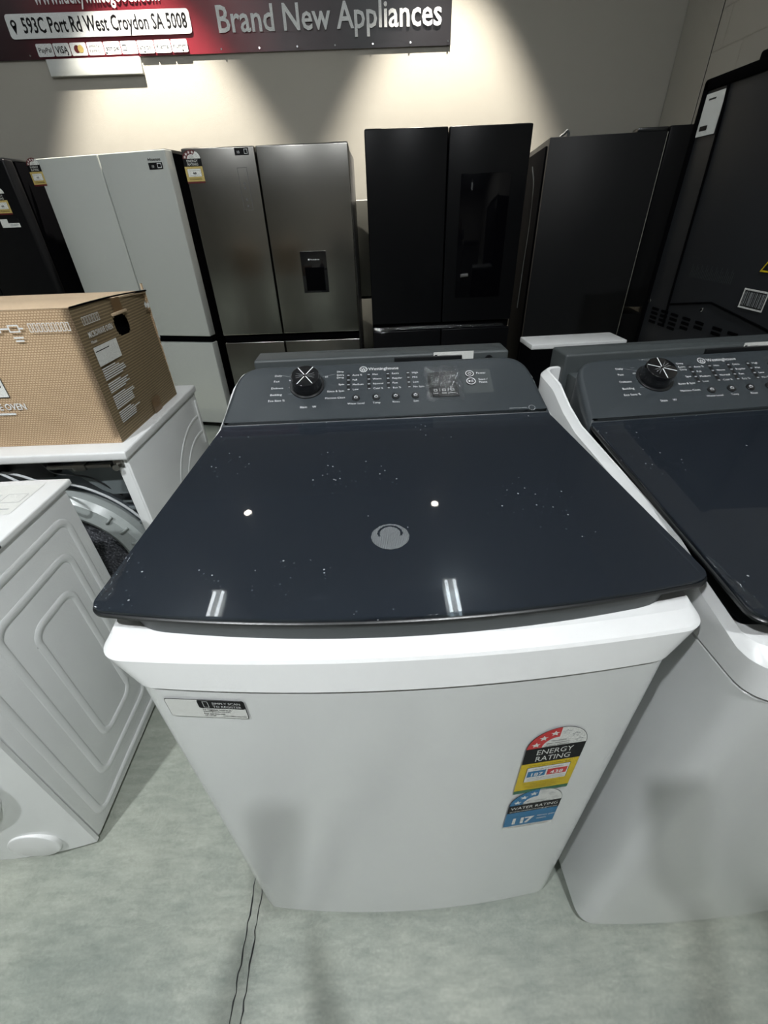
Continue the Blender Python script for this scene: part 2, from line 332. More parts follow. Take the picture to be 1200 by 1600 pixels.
_tc = {}
def text_polys(s, bold=0.0):
    if (s, bold) in _tc: return _tc[(s, bold)]
    cu = bpy.data.curves.new('t', 'FONT'); cu.body = s; cu.size = 1.0; cu.align_x = 'LEFT'; cu.resolution_u = 2; cu.offset = bold
    o = bpy.data.objects.new('t', cu); COL.objects.link(o); bpy.context.view_layer.update()
    me = bpy.data.meshes.new_from_object(o.evaluated_get(bpy.context.evaluated_depsgraph_get()))
    V = [(v.co.x, v.co.y) for v in me.vertices]; P = [tuple(p.vertices) for p in me.polygons]
    bpy.data.objects.remove(o); bpy.data.curves.remove(cu); bpy.data.meshes.remove(me)
    w = max([v[0] for v in V] or [0]); _tc[(s, bold)] = (V, P, w); return _tc[(s, bold)]
class Flat:
    """printed matter on a surface: polygons in the frame (origin, u, v), lifted along n"""
    def __init__(self, o, u, v):
        self.o, self.u, self.v = Vector(o), Vector(u).normalized(), Vector(v).normalized()
        self.n = self.u.cross(self.v); self.bm = bmesh.new(); self.mats = []
    def mi(self, m):
        if m not in self.mats: self.mats.append(m)
        return self.mats.index(m)
    def P(self, x, y, l): return self.o + self.u*x + self.v*y + self.n*l
    def poly(self, pts, m, l=0.0):
        f = self.bm.faces.new([self.bm.verts.new(self.P(x, y, l)) for x, y in pts]); f.material_index = self.mi(m); return self
    def rect(self, x0, y0, x1, y1, m, l=0.0, r=0.0):
        if not r: return self.poly([(x0, y0), (x1, y0), (x1, y1), (x0, y1)], m, l)
        pts = []
        for cx, cy, a0 in ((x1-r, y0+r, -90), (x1-r, y1-r, 0), (x0+r, y1-r, 90), (x0+r, y0+r, 180)):
            pts += [(cx+r*math.cos(math.radians(a0+k*22.5)), cy+r*math.sin(math.radians(a0+k*22.5))) for k in range(5)]
        return self.poly(pts, m, l)
    def frame(self, x0, y0, x1, y1, t, m, l=0.0):
        self.rect(x0, y0, x1, y0+t, m, l); self.rect(x0, y1-t, x1, y1, m, l); self.rect(x0, y0+t, x0+t, y1-t, m, l); self.rect(x1-t, y0+t, x1, y1-t, m, l)
    def disc(self, cx, cy, r, m, l=0.0, n=24, ry=None):
        ry = ry or r; return self.poly([(cx+r*math.cos(2*PI*k/n), cy+ry*math.sin(2*PI*k/n)) for k in range(n)], m, l)
    def band(self, cx, cy, r0, r1, a0, a1, m, l=0.0, n=16):
        for k in range(n):
            a, b_ = [math.radians(a0+(a1-a0)*j/n) for j in (k, k+1)]
            self.poly([(cx+r0*math.cos(a), cy+r0*math.sin(a)), (cx+r1*math.cos(a), cy+r1*math.sin(a)), (cx+r1*math.cos(b_), cy+r1*math.sin(b_)), (cx+r0*math.cos(b_), cy+r0*math.sin(b_))][::-1] if a1 < a0 else
                      [(cx+r0*math.cos(a), cy+r0*math.sin(a)), (cx+r1*math.cos(a), cy+r1*math.sin(a)), (cx+r1*math.cos(b_), cy+r1*math.sin(b_)), (cx+r0*math.cos(b_), cy+r0*math.sin(b_))], m, l)
    def star(self, cx, cy, r, m, l=0.0, rot=0):
        pts = [(cx+(r if k % 2 == 0 else r*0.42)*math.cos(math.radians(90+rot+36*k)), cy+(r if k % 2 == 0 else r*0.42)*math.sin(math.radians(90+rot+36*k))) for k in range(10)]
        for k in range(0, 10, 2): self.poly([(cx, cy), pts[k-1], pts[k], pts[k+1]], m, l)
    def line(self, x0, y0, x1, y1, t, m, l=0.0):
        d = Vector((x1-x0, y1-y0)).normalized(); s = Vector((-d.y, d.x))*t/2
        self.poly([(x0-s.x, y0-s.y), (x1-s.x, y1-s.y), (x1+s.x, y1+s.y), (x0+s.x, y0+s.y)], m, l)
    def text(self, s, x, y, size, m, l=0.0, al='L', width=None, bold=0.0):
        V, P, w_ = text_polys(s, bold); sx = size
        if width: sx = width/max(w_, 1e-6)
        x0 = x - (w_*sx/2 if al == 'C' else w_*sx if al == 'R' else 0)
        vs = [self.bm.verts.new(self.P(x0+vx*sx, y+vy*size, l)) for vx, vy in V]; k = self.mi(m)
        for p in P:
            try: f = self.bm.faces.new([vs[i] for i in p]); f.material_index = k
            except ValueError: pass
    def build(self, name, parent=None):
        for f in self.bm.faces:
            f.normal_update()
            if f.normal.dot(self.n) < 0: f.normal_flip()
        return finish(name, self.bm, self.mats, parent, smooth=False, recalc=False)

# ------------------------------------------------------------------ room
X0, X1, Y0, Y1, ZC = -6.5, 2.34, -5.5, 4.15, 4.25
bm = bmesh.new(); box(bm, X0-.2, X1+.3, Y0-.2, Y1+.2, -0.1, 0.0); struct(finish('floor', bm, 'floor', smooth=False))
bm = bmesh.new(); box(bm, X0-.2, X1+.3, Y0-.2, Y1+.2, ZC, ZC+.1); struct(finish('ceiling', bm, 'ceiling', smooth=False))
bm = bmesh.new(); box(bm, X0-.2, X1+.3, Y1, Y1+.2, 0, ZC); struct(finish('wall_back', bm, 'wall', smooth=False))
bm = bmesh.new(); box(bm, X0-.2, X0, Y0, Y1, 0, ZC); struct(finish('wall_left', bm, 'wall', smooth=False))
bm = bmesh.new(); box(bm, X0-.2, X1+.3, Y0-.2, Y0, 0, ZC); struct(finish('wall_front', bm, 'wall', smooth=False))
bm = bmesh.new(); box(bm, X1, X1+.3, Y0, 3.70, 0, ZC, mi=0); struct(finish('wall_right', bm, 'block', smooth=False))
bm = bmesh.new(); box(bm, X1-.004, X1+.3, 3.712, Y1-.006, 0, ZC, .004); struct(finish('trim_1', bm, 'wall', smooth=False))
bm = bmesh.new(); box(bm, X1+.002, X1+.01, 3.699, 3.713, 0, ZC); struct(finish('trim_3', bm, 'matt_black', smooth=False))
bm = bmesh.new(); box(bm, X1+.0, X1+.01, Y1-.008, Y1, 0, ZC); struct(finish('trim_4', bm, 'matt_black', smooth=False))
# sawn joint in the slab: two dark hairlines that wander a little
bm = bmesh.new()
for k, dx in enumerate((0, 0.018)):
    t = bmesh.new(); prev = None; y = -1.2; x = -0.385 + dx
    while y < 1.4:
        hw = random.uniform(0.0008, 0.0022); xx = x + .004*math.sin(y*5.0+k) + random.uniform(-.0022, .0022)
        cur = (t.verts.new((xx-hw, y, 0.0006)), t.verts.new((xx+hw, y, 0.0006)))
        if prev: t.faces.new((prev[0], prev[1], cur[1], cur[0]))
        prev = cur; y += 0.014
    merge(bm, t)
joint = struct(finish('trim_2', bm, 'black', smooth=False))

# ------------------------------------------------------------------ lights
def tube_lamp(x, y, label, EM):
    t = thing('batten_light', label, 'ceiling light', (x, y, LAMP_Z), 0, None)
    bm = bmesh.new(); box(bm, -.075, .075, -.63, .63, .045, .10, .008)
    box(bm, -.07, .07, -.63, -.605, -.03, .05, .004); box(bm, -.07, .07, .605, .63, -.03, .05, .004); finish('housing', bm, 'spot_head', t)
    for s in (-1, 1):
        bm = bmesh.new(); cyl(bm, (s*.038, -.60, 0), (0, 1, 0), .014, 1.20, n=12); finish('fluorescent_tube', bm, EM, t)
    for s in (-1, 1):
        bm = bmesh.new(); cyl(bm, (0, s*.4, .10), (0, 0, 1), .006, ZC-LAMP_Z-.10, n=8); finish('suspension_rod', bm, 'spot_head', t)
for y, nm, em in ((1.66, 'over the machines', TUBE), (-3.9, 'far behind the photographer', TUBE_BACK)):
    EM = mat('tube_glow', (0.93, 0.98, 1.0), emit=em)
    for x, side in zip(LAMP_X, ('far left', 'left', 'right', 'far right')):
        if x < X1 - .2: tube_lamp(x, y, 'twin tube ceiling light hanging %s, %s one in its row' % (nm, side), EM)
BM = mat('bay_glow', (0.95, 0.98, 1.0), emit=12)
for x, side in ((-1.42, 'left'), (0.56, 'right')):
    t = thing('high_bay_lamp', 'round high bay lamp hanging behind the photographer, %s one' % side, 'ceiling light', (x, -1.17, LAMP_Z))
    bm = bmesh.new(); cyl(bm, (0, 0, 0.01), (0, 0, 1), .09, .10, r1=.07, n=32, bev=.01); cyl(bm, (0, 0, .11), (0, 0, 1), .05, .08, n=20); finish('lamp_housing', bm, 'black', t)
    bm = bmesh.new(); cyl(bm, (0, 0, 0.0), (0, 0, 1), .075, .008, n=32); finish('lamp_lens', bm, BM, t)
    bm = bmesh.new(); cyl(bm, (0, 0, .19), (0, 0, 1), .006, ZC-LAMP_Z-.19, n=8); finish('suspension_rod', bm, 'spot_head', t)
    l = bpy.data.lights.new('bay_beam', 'AREA'); l.shape = 'DISK'; l.size = .11; l.energy = BAY; l.color = (0.95, 0.98, 1.0)
    o = bpy.data.objects.new('bay_beam', l); COL.objects.link(o); o.parent = t; o.location = (0, 0, -.004)
def spot_lamp(x, label):
    t = thing('ceiling_spotlight', label, 'spotlight', (x, 3.38, LAMP_Z))
    bm = bmesh.new(); cyl(bm, (0, 0, .03), (0, 0, 1), .05, .16, n=24, bev=.006); cyl(bm, (0, 0, .19), (0, 0, 1), .012, ZC-LAMP_Z-.19, n=10); finish('lamp_housing', bm, 'spot_head', t)
    bm = bmesh.new(); cyl(bm, (0, 0, .022), (0, 0, 1), .040, .008, n=24); finish('lamp_lens', bm, EMW, t)
    l = bpy.data.lights.new('spot_beam', 'SPOT'); l.energy = SPOT; l.color = (1.0, 0.93, 0.81); l.spot_size = math.radians(61); l.spot_blend = 0.5; l.shadow_soft_size = 0.03
    o = bpy.data.objects.new('spot_beam', l); COL.objects.link(o); o.parent = t; o.location = (0, 0, 0.0); o.rotation_euler = (math.radians(6), 0, 0)
EMW = mat('spot_glow', (1.0, 0.93, 0.82), emit=60)
spot_lamp(-1.49, 'round spotlight washing the back wall, left one')
spot_lamp(0.61, 'round spotlight washing the back wall, right one')

# ------------------------------------------------------------------ top loading washer
W = 0.345
def deck_z(y):  # low at the front, rails flush with the lid at the sides, climbing beside the console
    hi = 1.010 + y*0.068 - 0.0215
    t = min(1, max(0, (y-0.055)/0.11)); t = t*t*(3-2*t)
    r = min(1, max(0, (y-0.53)/0.14)); r = r*r*(3-2*r)
    return 0.966*(1-t) + hi*t + 0.034*r
LIDZ = lambda x, y: 1.010 + y*0.068
CONZ = lambda x, y: 1.045 + (y-0.50)*0.5
def make_washer(label, with_rating=True, dial_rot=0.0, W=0.345, lf=0.376, lr=0.346, gf=0.383):
    t = thing('top_loading_washer', label, 'washing machine')
    # cabinet
    body = outline(W, min(W, .345), 0.0, 0.74, 0.035, 0.03, 0.025)
    bm = bmesh.new()
    loft(bm, [z3(inset(body, .006), 0.018), z3(body, 0.026), z3(body, 0.910), z3(inset(body, .004), 0.914)])
    finish('cabinet', bm, 'enamel', t)
    bm = bmesh.new(); loft(bm, [z3(inset(body, .02), 0.010), z3(inset(body, .02), 0.020)])
    finish('base', bm, 'black', t)
    for x in (-.29, .29):
        for y in (.06, .68):
            bm = bmesh.new(); cyl(bm, (x, y, 0), (0, 0, 1), .022, .014, n=16); finish('foot', bm, 'black', t)
    # white deck: undercut face, bright bevel, rising sides
    seam = outline(W+.001, min(W, .345)+.001, -.001, 0.74, 0.035, 0.03, 0.025)
    lip = outline(lf, lr, .006, 0.76, 0.035, 0.04, 0.025)
    def at(pts, f): return [Vector((p.x, p.y, f(p.y))) for p in pts]
    rings = [at(seam, lambda y: .9165), at(inset(seam, -.002), lambda y: .918)]
    rings.append([Vector((p.x, p.y, deck_z(p.y)-.005)) for p in lip])
    i1 = inset(lip, .003); rings.append([Vector((p.x, p.y, deck_z(a.y)-.0015)) for p, a in zip(i1, lip)])
    i2 = outline(lf-.009, lr-.009, .028, .745, .026, .030, .025); rings.append([Vector((p.x, p.y, deck_z(a.y)+.0085)) for p, a in zip(i2, lip)])
    i3 = outline(lf-.0125, lr-.0125, .062, .73, .012, .02, .025); rings.append([Vector((p.x, p.y, deck_z(a.y)+.0087)) for p, a in zip(i3, lip)])
    rings.append([Vector((p.x, p.y, .955)) for p in i3])
    bm = bmesh.new(); loft(bm, rings, top=False, bot=False); finish('deck', bm, 'white', t, angle=17)
    # tub seen faintly through the tinted lid
    bm = bmesh.new(); box(bm, -.30, .30, .06, .62, .923, .930); finish('tub_cover', bm, 'dark2', t)
    bm = bmesh.new(); ring(bm, (0, .27, .931), (0, 0, 1), .20, .235, .022, n=64); ring(bm, (0, .27, .931), (0, 0, 1), .0, .045, .03, n=32); finish('tub_ring', bm, 'tub', t)
    bm = bmesh.new(); cyl(bm, (0, .27, .931), (0, 0, 1), .199, .004, n=48); finish('tub_opening', bm, 'matt_black', t)
    bm = bmesh.new()
    tube(bm, catmull([(-.135, .325, .950), (-.10, .345, .953), (-.05, .352, .955), (.02, .372, .955), (.08, .385, .955)], 6), .020, flat=((0, 0, 1), .4)); finish('softener_tray', bm, 'white', t)
    # lid
    lid = outline(gf, 0.336, 0.038, 0.512, 0.022, 0.010, 0.036)
    bm = bmesh.new()
    lin = outline(gf-.034, 0.302, .072, .478, .008, .006, .034); zf = lambda o: (lambda x, y: LIDZ(x, y)+o)
    rings = [z3(inset(lid, .010), zf(-.0125)), z3(inset(lid, .003), zf(-.012)), z3(lid, zf(-.010)), z3(lid, zf(-.007)), z3(inset(lid, .002), zf(-.0055)), z3(inset(lid, .006), zf(-.0053)), z3(lin, zf(-.0053)), z3(lin, zf(-.0125))]
    loft(bm, rings, False, False); t2 = finish('lid_frame', bm, 'black', t)
    bm = bmesh.new(); slab(bm, inset(lid, .0025), zf(0.0), zf(-.0052), .002); lg = finish('lid_glass', bm, 'lid_glass', t, smooth=False)
    # dotted disc printed on the glass
    if with_rating:
        u = Vector((1, 0, 0)); v = Vector((0, 1, .068)).normalized(); F = Flat((-.010, 0.143, LIDZ(0, .143)+.0005), u, v)
        n = 0; R = .0265
        for i in range(-22, 23):
            for j in range(-22, 23):
                x, y = i*.00125, j*.00125
                if x*x+y*y < R*R and abs(math.hypot(x, y-.006)-.016) > .0016*(1 if y > 0 else 0): F.rect(x-.0004, y-.0004, x+.0004, y+.0004, 'print_dim')
        F.build('dot_print', lg)
        FD = Flat((0, 0, LIDZ(0, 0)+.0006), u, v)
    # lid skirt
    sk = outline(gf-.032, 0.318, 0.042, 0.49, 0.055, 0.02, 0.036); sin_ = outline(gf-.066, 0.290, 0.074, 0.46, 0.02, 0.02, 0.036)
    bm = bmesh.new(); loft(bm, [z3(sk, .960), z3(inset(sk, -.002), zf(-.012)), z3(sin_, zf(-.012)), z3(sin_, .960)], False, False); finish('lid_skirt', bm, 'dark2', t)
    # crumpled film left at the lid corner
    bm = bmesh.new(); tt = bmesh.new(); prev = None
    for k in range(9):
        y = .050+.085*k/8; x = -.374+.0035*k/8*2; wd = .016*(1-k/9)+.002
        cur = [tt.verts.new((x+wd*j/4+random.uniform(-.001, .001), y, LIDZ(0, y)+.001+random.uniform(0, .003))) for j in range(5)]
        if prev:
            for j in range(4): tt.faces.new((prev[j], prev[j+1], cur[j+1], cur[j]))
        prev = cur
    merge(bm, tt); finish('film_scrap', bm, 'film', t, smooth=False); bm = bmesh.new()
    tt = bmesh.new(); prev = None
    for k in range(40):
        x = -.345+.50*k/39; wd = .006 if k < 6 else .0022
        cur = [tt.verts.new((x, .517+wd*j/2+random.uniform(-.0008, .0008), 1.0475+random.uniform(0, .0022))) for j in range(3)]
        if prev and (k < 9 or random.random() < .8):
            for j in range(2): tt.faces.new((prev[j], prev[j+1], cur[j+1], cur[j]))
        prev = cur
    merge(bm, tt)
    finish('film_edge', bm, 'film', t, smooth=False)
    # console
    con = outline(0.341, 0.316, 0.497, 0.655, 0.008, 0.055, 0.0)
    bm = bmesh.new(); zc = CONZ
    rings = [z3(inset(con, -.002), lambda x, y: 1.000), z3(con, lambda x, y: 1.022 + max(0, (y-.50))*.42)]
    for k in range(5):
        a = k/4*PI/2; d = .012*(1-math.cos(a)); h = .012*(1-math.sin(a)); rings.append([Vector((p.x, p.y, CONZ(p.x, p.y)-h)) for p in inset(con, d)])
    loft(bm, rings); finish('console', bm, 'dark', t)
    cu = Vector((1, 0, 0)); cv = Vector((0, 1, .5)).normalized(); co = Vector((0, .50, 1.045))
    L = lambda yy: (yy-.50)/cv.y      # slope coordinate of a y
    F = Flat(co, cu, cv); e = .0006
    # logo and wordmark
    F.band(-.043, L(.630), .0072, .0085, 0, 360, 'print', e, 24); F.text('W', -.043, L(.630)-.0035, .010, 'print', e, 'C'); F.line(-.048, L(.630)-.0045, -.038, L(.630)-.0045, .001, 'print', e)
    F.text('Westinghouse', -.032, L(.630)-.004, .0125, 'print', e, width=.066)
    F.build('wordmark', t); F = Flat(co, cu, cv)
    S = .0078
    for s, x, y in (('Daily', -.237, .620), ('Fast', -.238, .605), ('Delicate', -.242, .587), ('Bedding', -.243, .570), ('Eco Save %', -.246, .555)): F.text(s, x, L(y), S, 'print', e)
    for s, x, y in (('Dirty', -.086, .624), ('Extra', -.086, .615), ('Dirty', -.086, .608), ('Spin', -.086, .590), ('Rinse & Spin', -.086, .573), ('Machine Clean', -.084, .556)): F.text(s, x, L(y), S*.92, 'print', e, 'R')
    F.text('Full Load', -.165, L(.640), S*.8, 'print_dim', e, 'C'); F.text('Stain', -.178, L(.536), S, 'print', e); F.text('W', -.152, L(.536), S, 'print', e)
    for y in (.623, .608, .590, .573): F.line(-.205, L(y), -.195, L(y), .0006, 'print_dim', e)
    F.line(-.222, L(.623), -.193, L(.615), .0006, 'print_dim', e); F.line(-.105, L(.620), -.132, L(.615), .0006, 'print_dim', e)
    F.text('60', -.205, L(.607), S*.8, 'print', e); F.text('60', -.127, L(.612), S*.8, 'print', e); F.band(-.165, L(.593), .0285, .0298, -10, 28, 'print', e, 10)
    F.build('dial_print', t)
    cols = ((-.076, ('Auto %', 'Full', 'Medium', 'Low'), -.061, 'Water Level'), (-.032, ('Hot', 'Warm', 'Normal', 'Cold %'), -.018, 'Temp'),
            (.010, ('Extra', 'Regular', 'Fast', 'Eco %'), .023, 'Rinse'), (.054, ('High', 'Mid', 'Low', 'No Spin'), .065, 'Spin'))
    for x, ws, bx, bl in cols:
        F = Flat(co, cu, cv)
        F.rect(x-.004, L(.577)-.002, x+.004, L(.617)+.004, 'black', e*.5)
        for k, s in enumerate(ws): F.text(s, x+.0085, L(.615-.0125*k)-.002, S*.92, 'print', e); F.rect(x-.0025, L(.615-.0125*k)-.001, x+.0025, L(.615-.0125*k)+.002, 'print_dim', e)
        F.text(bl, bx, L(.5415)-.002, S*.9, 'print', e, 'C')
        F.build('option_print', t)
    F = Flat(co, cu, cv)
    F.rect(.170, L(.555), .232, L(.617), 'dark2', e*.4)
    F.text('Power', .202, L(.604), S, 'print', e); F.text('Start /', .204, L(.587), S, 'print', e); F.text('Pause', .204, L(.580), S, 'print', e)
    F.build('start_print', t); F = Flat(co, cu, cv)
    F.band(.302, L(.5125), .006, .007, 0, 360, 'print_dim', e, 20); F.rect(.255, L(.5125), .292, L(.5125)+.0012, 'print_dim', e)
    F.build('corner_print', t)
    nn = cu.cross(cv)
    def cp(x, y, l=0): return co + cu*x + cv*L(y) + nn*l
    # display
    bm = bmesh.new(); tmp = bmesh.new(); bmesh.ops.create_cube(tmp, size=1)
    for v_ in tmp.verts: v_.co = cp(.1265+v_.co.x*.062, .581, 0) + cv*(v_.co.y*.072) + nn*(.0005+v_.co.z*.002)
    merge(bm, tmp); dsp = finish('display', bm, 'display_black', t, smooth=False)
    F = Flat(cp(.1265, .581, .0018), cu, cv)
    for x, s in ((-.018, 'Lock'), (.0, 'Soak'), (.018, 'Timer')): F.frame(x-.0035, -.021, x+.0035, -.015, .0008, 'print'); F.text(s, x, -.028, .0052, 'print', 0, 'C')
    F.line(-.009, -.022, -.009, -.013, .0005, 'print'); F.line(.009, -.022, .009, -.013, .0005, 'print'); F.build('display_print', dsp)
    # crinkled film over the display
    bm = bmesh.new(); G = {}
    for i in range(13):
        for j in range(15):
            ex = abs(i-6)/6; ey = abs(j-7)/7
            q = cp(.1265, .581, 0) + cu*((i-6)/6*.038*(1+.06*math.sin(j*1.3))) + cv*((j-7)/7*.050*(1+.05*math.sin(i*1.1))) + nn*(.003+random.uniform(0, .0022)*(.3+max(ex, ey)))
            G[i, j] = bm.verts.new(q)
    for i in range(12):
        for j in range(14): bm.faces.new((G[i, j], G[i+1, j], G[i+1, j+1], G[i, j+1]))
    finish('display_film', bm, 'film', t, smooth=False)
    # round buttons
    for bx, by, r in ((-.061, .5555, .0085), (-.018, .5555, .0085), (.023, .5555, .0085), (.065, .5555, .0085), (.187, .604, .0095), (.187, .584, .0105)):
        bm = bmesh.new(); cyl(bm, cp(bx, by, -.001), nn, r, .0035, n=24, bev=.001); bo = finish('button', bm, 'black', t)
        F = Flat(cp(bx, by, .0028), cu, cv)
        if by > .56:
            F.band(0, 0, r*.80, r*.95, 0, 360, 'print', 0, 24)
            if by > .59: F.band(0, 0, r*.32, r*.42, 110, 430, 'print', 0, 14); F.rect(-.0004, 0, .0004, r*.5, 'print')
            else: F.poly([(-.005, -.0035), (.0, 0), (-.005, .0035)], 'print'); F.rect(.001, -.0035, .002, .0035, 'print'); F.rect(.0035, -.0035, .0045, .0035, 'print')
        else: F.frame(-.0035, -.0025, .0035, .0025, .0009, 'print'); F.rect(-.001, .0025, .001, .004, 'print')
        F.build('button_icon', bo)
    # dial: tilted disc knob with bright spokes
    dc = cp(-.165, .593, 0)
    bm = bmesh.new(); cyl(bm, dc, nn, .0375, .003, n=40, bev=.001); finish('dial_ring', bm, 'black', t)
    bm = bmesh.new(); cyl(bm, dc+nn*.003, nn, .0325, .026, r1=.0300, n=40, bev=.0015); dk = finish('dial', bm, 'gloss_black', t)
    ca, sa = math.cos(dial_rot), math.sin(dial_rot)
    F = Flat(dc+nn*.0296, cu*ca+cv*sa, cv*ca-cu*sa)
    for k, a in enumerate((56, 124, 236, 304)): F.line(.003*math.cos(math.radians(a)), .003*math.sin(math.radians(a)), .0285*math.cos(math.radians(a)), .0285*math.sin(math.radians(a)), .0017, 'print')
    for a in (0, 20, 160, 180, 200, 340): F.line(.005*math.cos(math.radians(a)), .005*math.sin(math.radians(a)), .020*math.cos(math.radians(a)), .020*math.sin(math.radians(a)), .0005, 'print_dim')
    F.build('dial_mark', dk)
    # rear cover behind the console
    bm = bmesh.new(); slab(bm, outline(.302, .302, .715, .790, .006, .006), 1.116, 1.03, .006); box(bm, -.29, .29, .645, .72, 1.02, 1.075, .006); finish('rear_cover', bm, 'dark2', t)
    bm = bmesh.new(); box(bm, .03, .19, .708, .7165, 1.088, 1.110, .001); finish('service_slot', bm, 'black', t)
    bm = bmesh.new(); cyl(bm, (.255, .7155, 1.098), (0, -1, 0), .009, .004, n=16); finish('rubber_plug', bm, 'black', t)
    F = Flat((.168, .7145, 1.100), (1, 0, 0), (0, 0, 1)); F.rect(-.045, -.010, .050, .018, 'paper')
    F.text('Serial No', -.030, .008, .0055, 'ink', .0004); F.rect(-.042, .006, -.036, .012, 'ink', .0004); F.rect(-.042, -.006, -.036, .0, 'ink', .0004)
    for k in range(4): F.rect(-.02, -.004+k*.003, .01-.004*k, -.0032+k*.003, 'print_dim', .0004)
    F.build('serial_sticker', t)
    # register sticker on the front (its code square stays blank)
    F = Flat((-.308, -.0066, .857), (1, -.102, 0), (0, 0, 1)); F.rect(0, 0, .104, .040, 'ink', .001, r=.004); F.rect(.0008, .0008, .1032, .0392, 'paper', .0013, r=.0036)
    F.rect(.043, .022, .1034, .0394, 'ink', .0016, r=.003)
    F.text('SIMPLY SCAN', .062, .0315, .0062, 'print', .0019); F.text('TO REGISTER', .062, .0245, .0062, 'print', .0019); F.frame(.050, .0245, .057, .037, .0006, 'print', .0019)
    F.text('To register online at', .046, .0175, .0046, 'ink', .0018, bold=.02)
    F.text('westinghouse.com.au', .046, .0135, .0042, 'ink', .0016, bold=.01); F.text('For service call', .046, .0085, .0046, 'ink', .0018, bold=.02)
    F.text('13 13 49', .046, .004, .0042, 'ink', .0016, bold=.02); F.text('(NZ) 0800 436 245', .070, .004, .0040, 'ink', .0016)
    F.build('register_sticker', t)
    if with_rating:
        energy_label(t, (.2185, -.0152, .600), (1, .092, 0), .092, 'main'); water_label(t, (.2185, -.0152, .459), (1, .092, 0), .093)
    return t
def arch(F, w, y0, colr, filled, l, ky=1.0):
    """the half-round star head of a rating label, six stars"""
    R = w/2; rx = R; ry = w*.54*ky
    def pt(r, a): return (r*rx*math.cos(math.radians(a)), y0 + r*ry*math.sin(math.radians(a)))
    F.poly([pt(1, a) for a in range(0, 181, 9)], 'ink', l); F.poly([pt(.985, a) for a in range(0, 181, 9)], 'paper', l+.0002)
    a_end = 180 - 180*filled/6
    n = 14
    for k in range(n):
        a, b_ = 180-(180-a_end)*k/n, 180-(180-a_end)*(k+1)/n
        F.poly([pt(.99, a), pt(.99, b_), pt(.50, b_), pt(.50, a)], colr, l+.0004)
    for k in range(6):
        x, y = pt(.74, 180-15-30*k); F.star(x, y, w*.080, 'paper' if k < filled else 'print_dim', l+.0006, rot=0)
        if k >= filled: F.star(x, y, w*.062, 'paper', l+.0008)
def energy_label(par, o, u, w_, kind, colr='yellow', foot='green', ky=1.0):
    F = Flat(o, u, (0, 0, 1)); l = .0012; h = w_*ky
    y1 = h*1.56; y2 = h*1.07   # top of black band, top of the coloured field
    F.rect(-w_/2, 0, w_/2, y2, colr, l); F.rect(-w_/2, 0, w_/2, h*.12, foot, l+.0002)
    F.rect(-w_/2, y2, w_/2, y1, 'ink', l+.0002); arch(F, w_, y1, 'red' if ky == 1 else 'maroon', 3 if ky == 1 else 4, l, ky)
    F.text('ENERGY', 0, y2+h*.27, h*.22, 'paper', l+.0005, 'C', width=w_*.62); F.text('RATING', 0, y2+h*.06, h*.22, 'paper', l+.0005, 'C', width=w_*.60)
    F.text('The more', 0, y1+h*.155, h*.065, 'ink', l+.0009, 'C'); F.text('stars the more', 0, y1+h*.09, h*.065, 'ink', l+.0009, 'C'); F.text('energy efficient', 0, y1+h*.025, h*.065, 'ink', l+.0009, 'C')
    F.rect(-w_*.38, h*.42, w_*.38, h*.93, 'ink', l+.0002); F.rect(-w_*.372, h*.427, w_*.372, h*.922, 'paper', l+.0004)
    if kind == 'main':
        F.rect(-w_*.35, h*.60, -w_*.03, h*.80, 'blue', l+.0006); F.rect(w_*.0, h*.60, w_*.35, h*.80, 'red', l+.0006)
        F.text('187', -w_*.19, h*.63, h*.155, 'paper', l+.0009, 'C', bold=.02); F.text('438', w_*.17, h*.63, h*.155, 'paper', l+.0009, 'C', bold=.02)
        F.text('Energy consumption', 0, h*.84, h*.06, 'ink', l+.0006, 'C')
        F.text('A joint government and industry program', 0, h*.985, h*.042, 'ink', l+.0004, 'C')
        F.text('kWh per year when tested in accordance', 0, h*.53, h*.038, 'ink', l+.0006, 'C'); F.text('with the standard, using the Normal program', 0, h*.47, h*.036, 'ink', l+.0006, 'C')
        for k, s in enumerate(('Actual energy use and running costs will depend', 'on how you use the appliance', 'For more information refer to', 'www.energyrating.gov.au')): F.text(s, 0, h*(.345-.058*k), h*(.04 if k < 2 else .052), 'ink', l+.0004, 'C')
    else:
        F.text(kind, 0, h*.58, h*.18, 'ink', l+.0006, 'C', bold=.05)
        F.rect(-w_*.28, h*.80, w_*.28, h*.82, 'print_dim', l+.0006); F.rect(-w_*.28, h*.49, w_*.28, h*.51, 'print_dim', l+.0006)
        for k in range(2): F.rect(-w_*.36, h*(.30-.07*k), w_*.36, h*(.325-.07*k), 'ink', l+.0004)
    return F.build('energy_label', par)
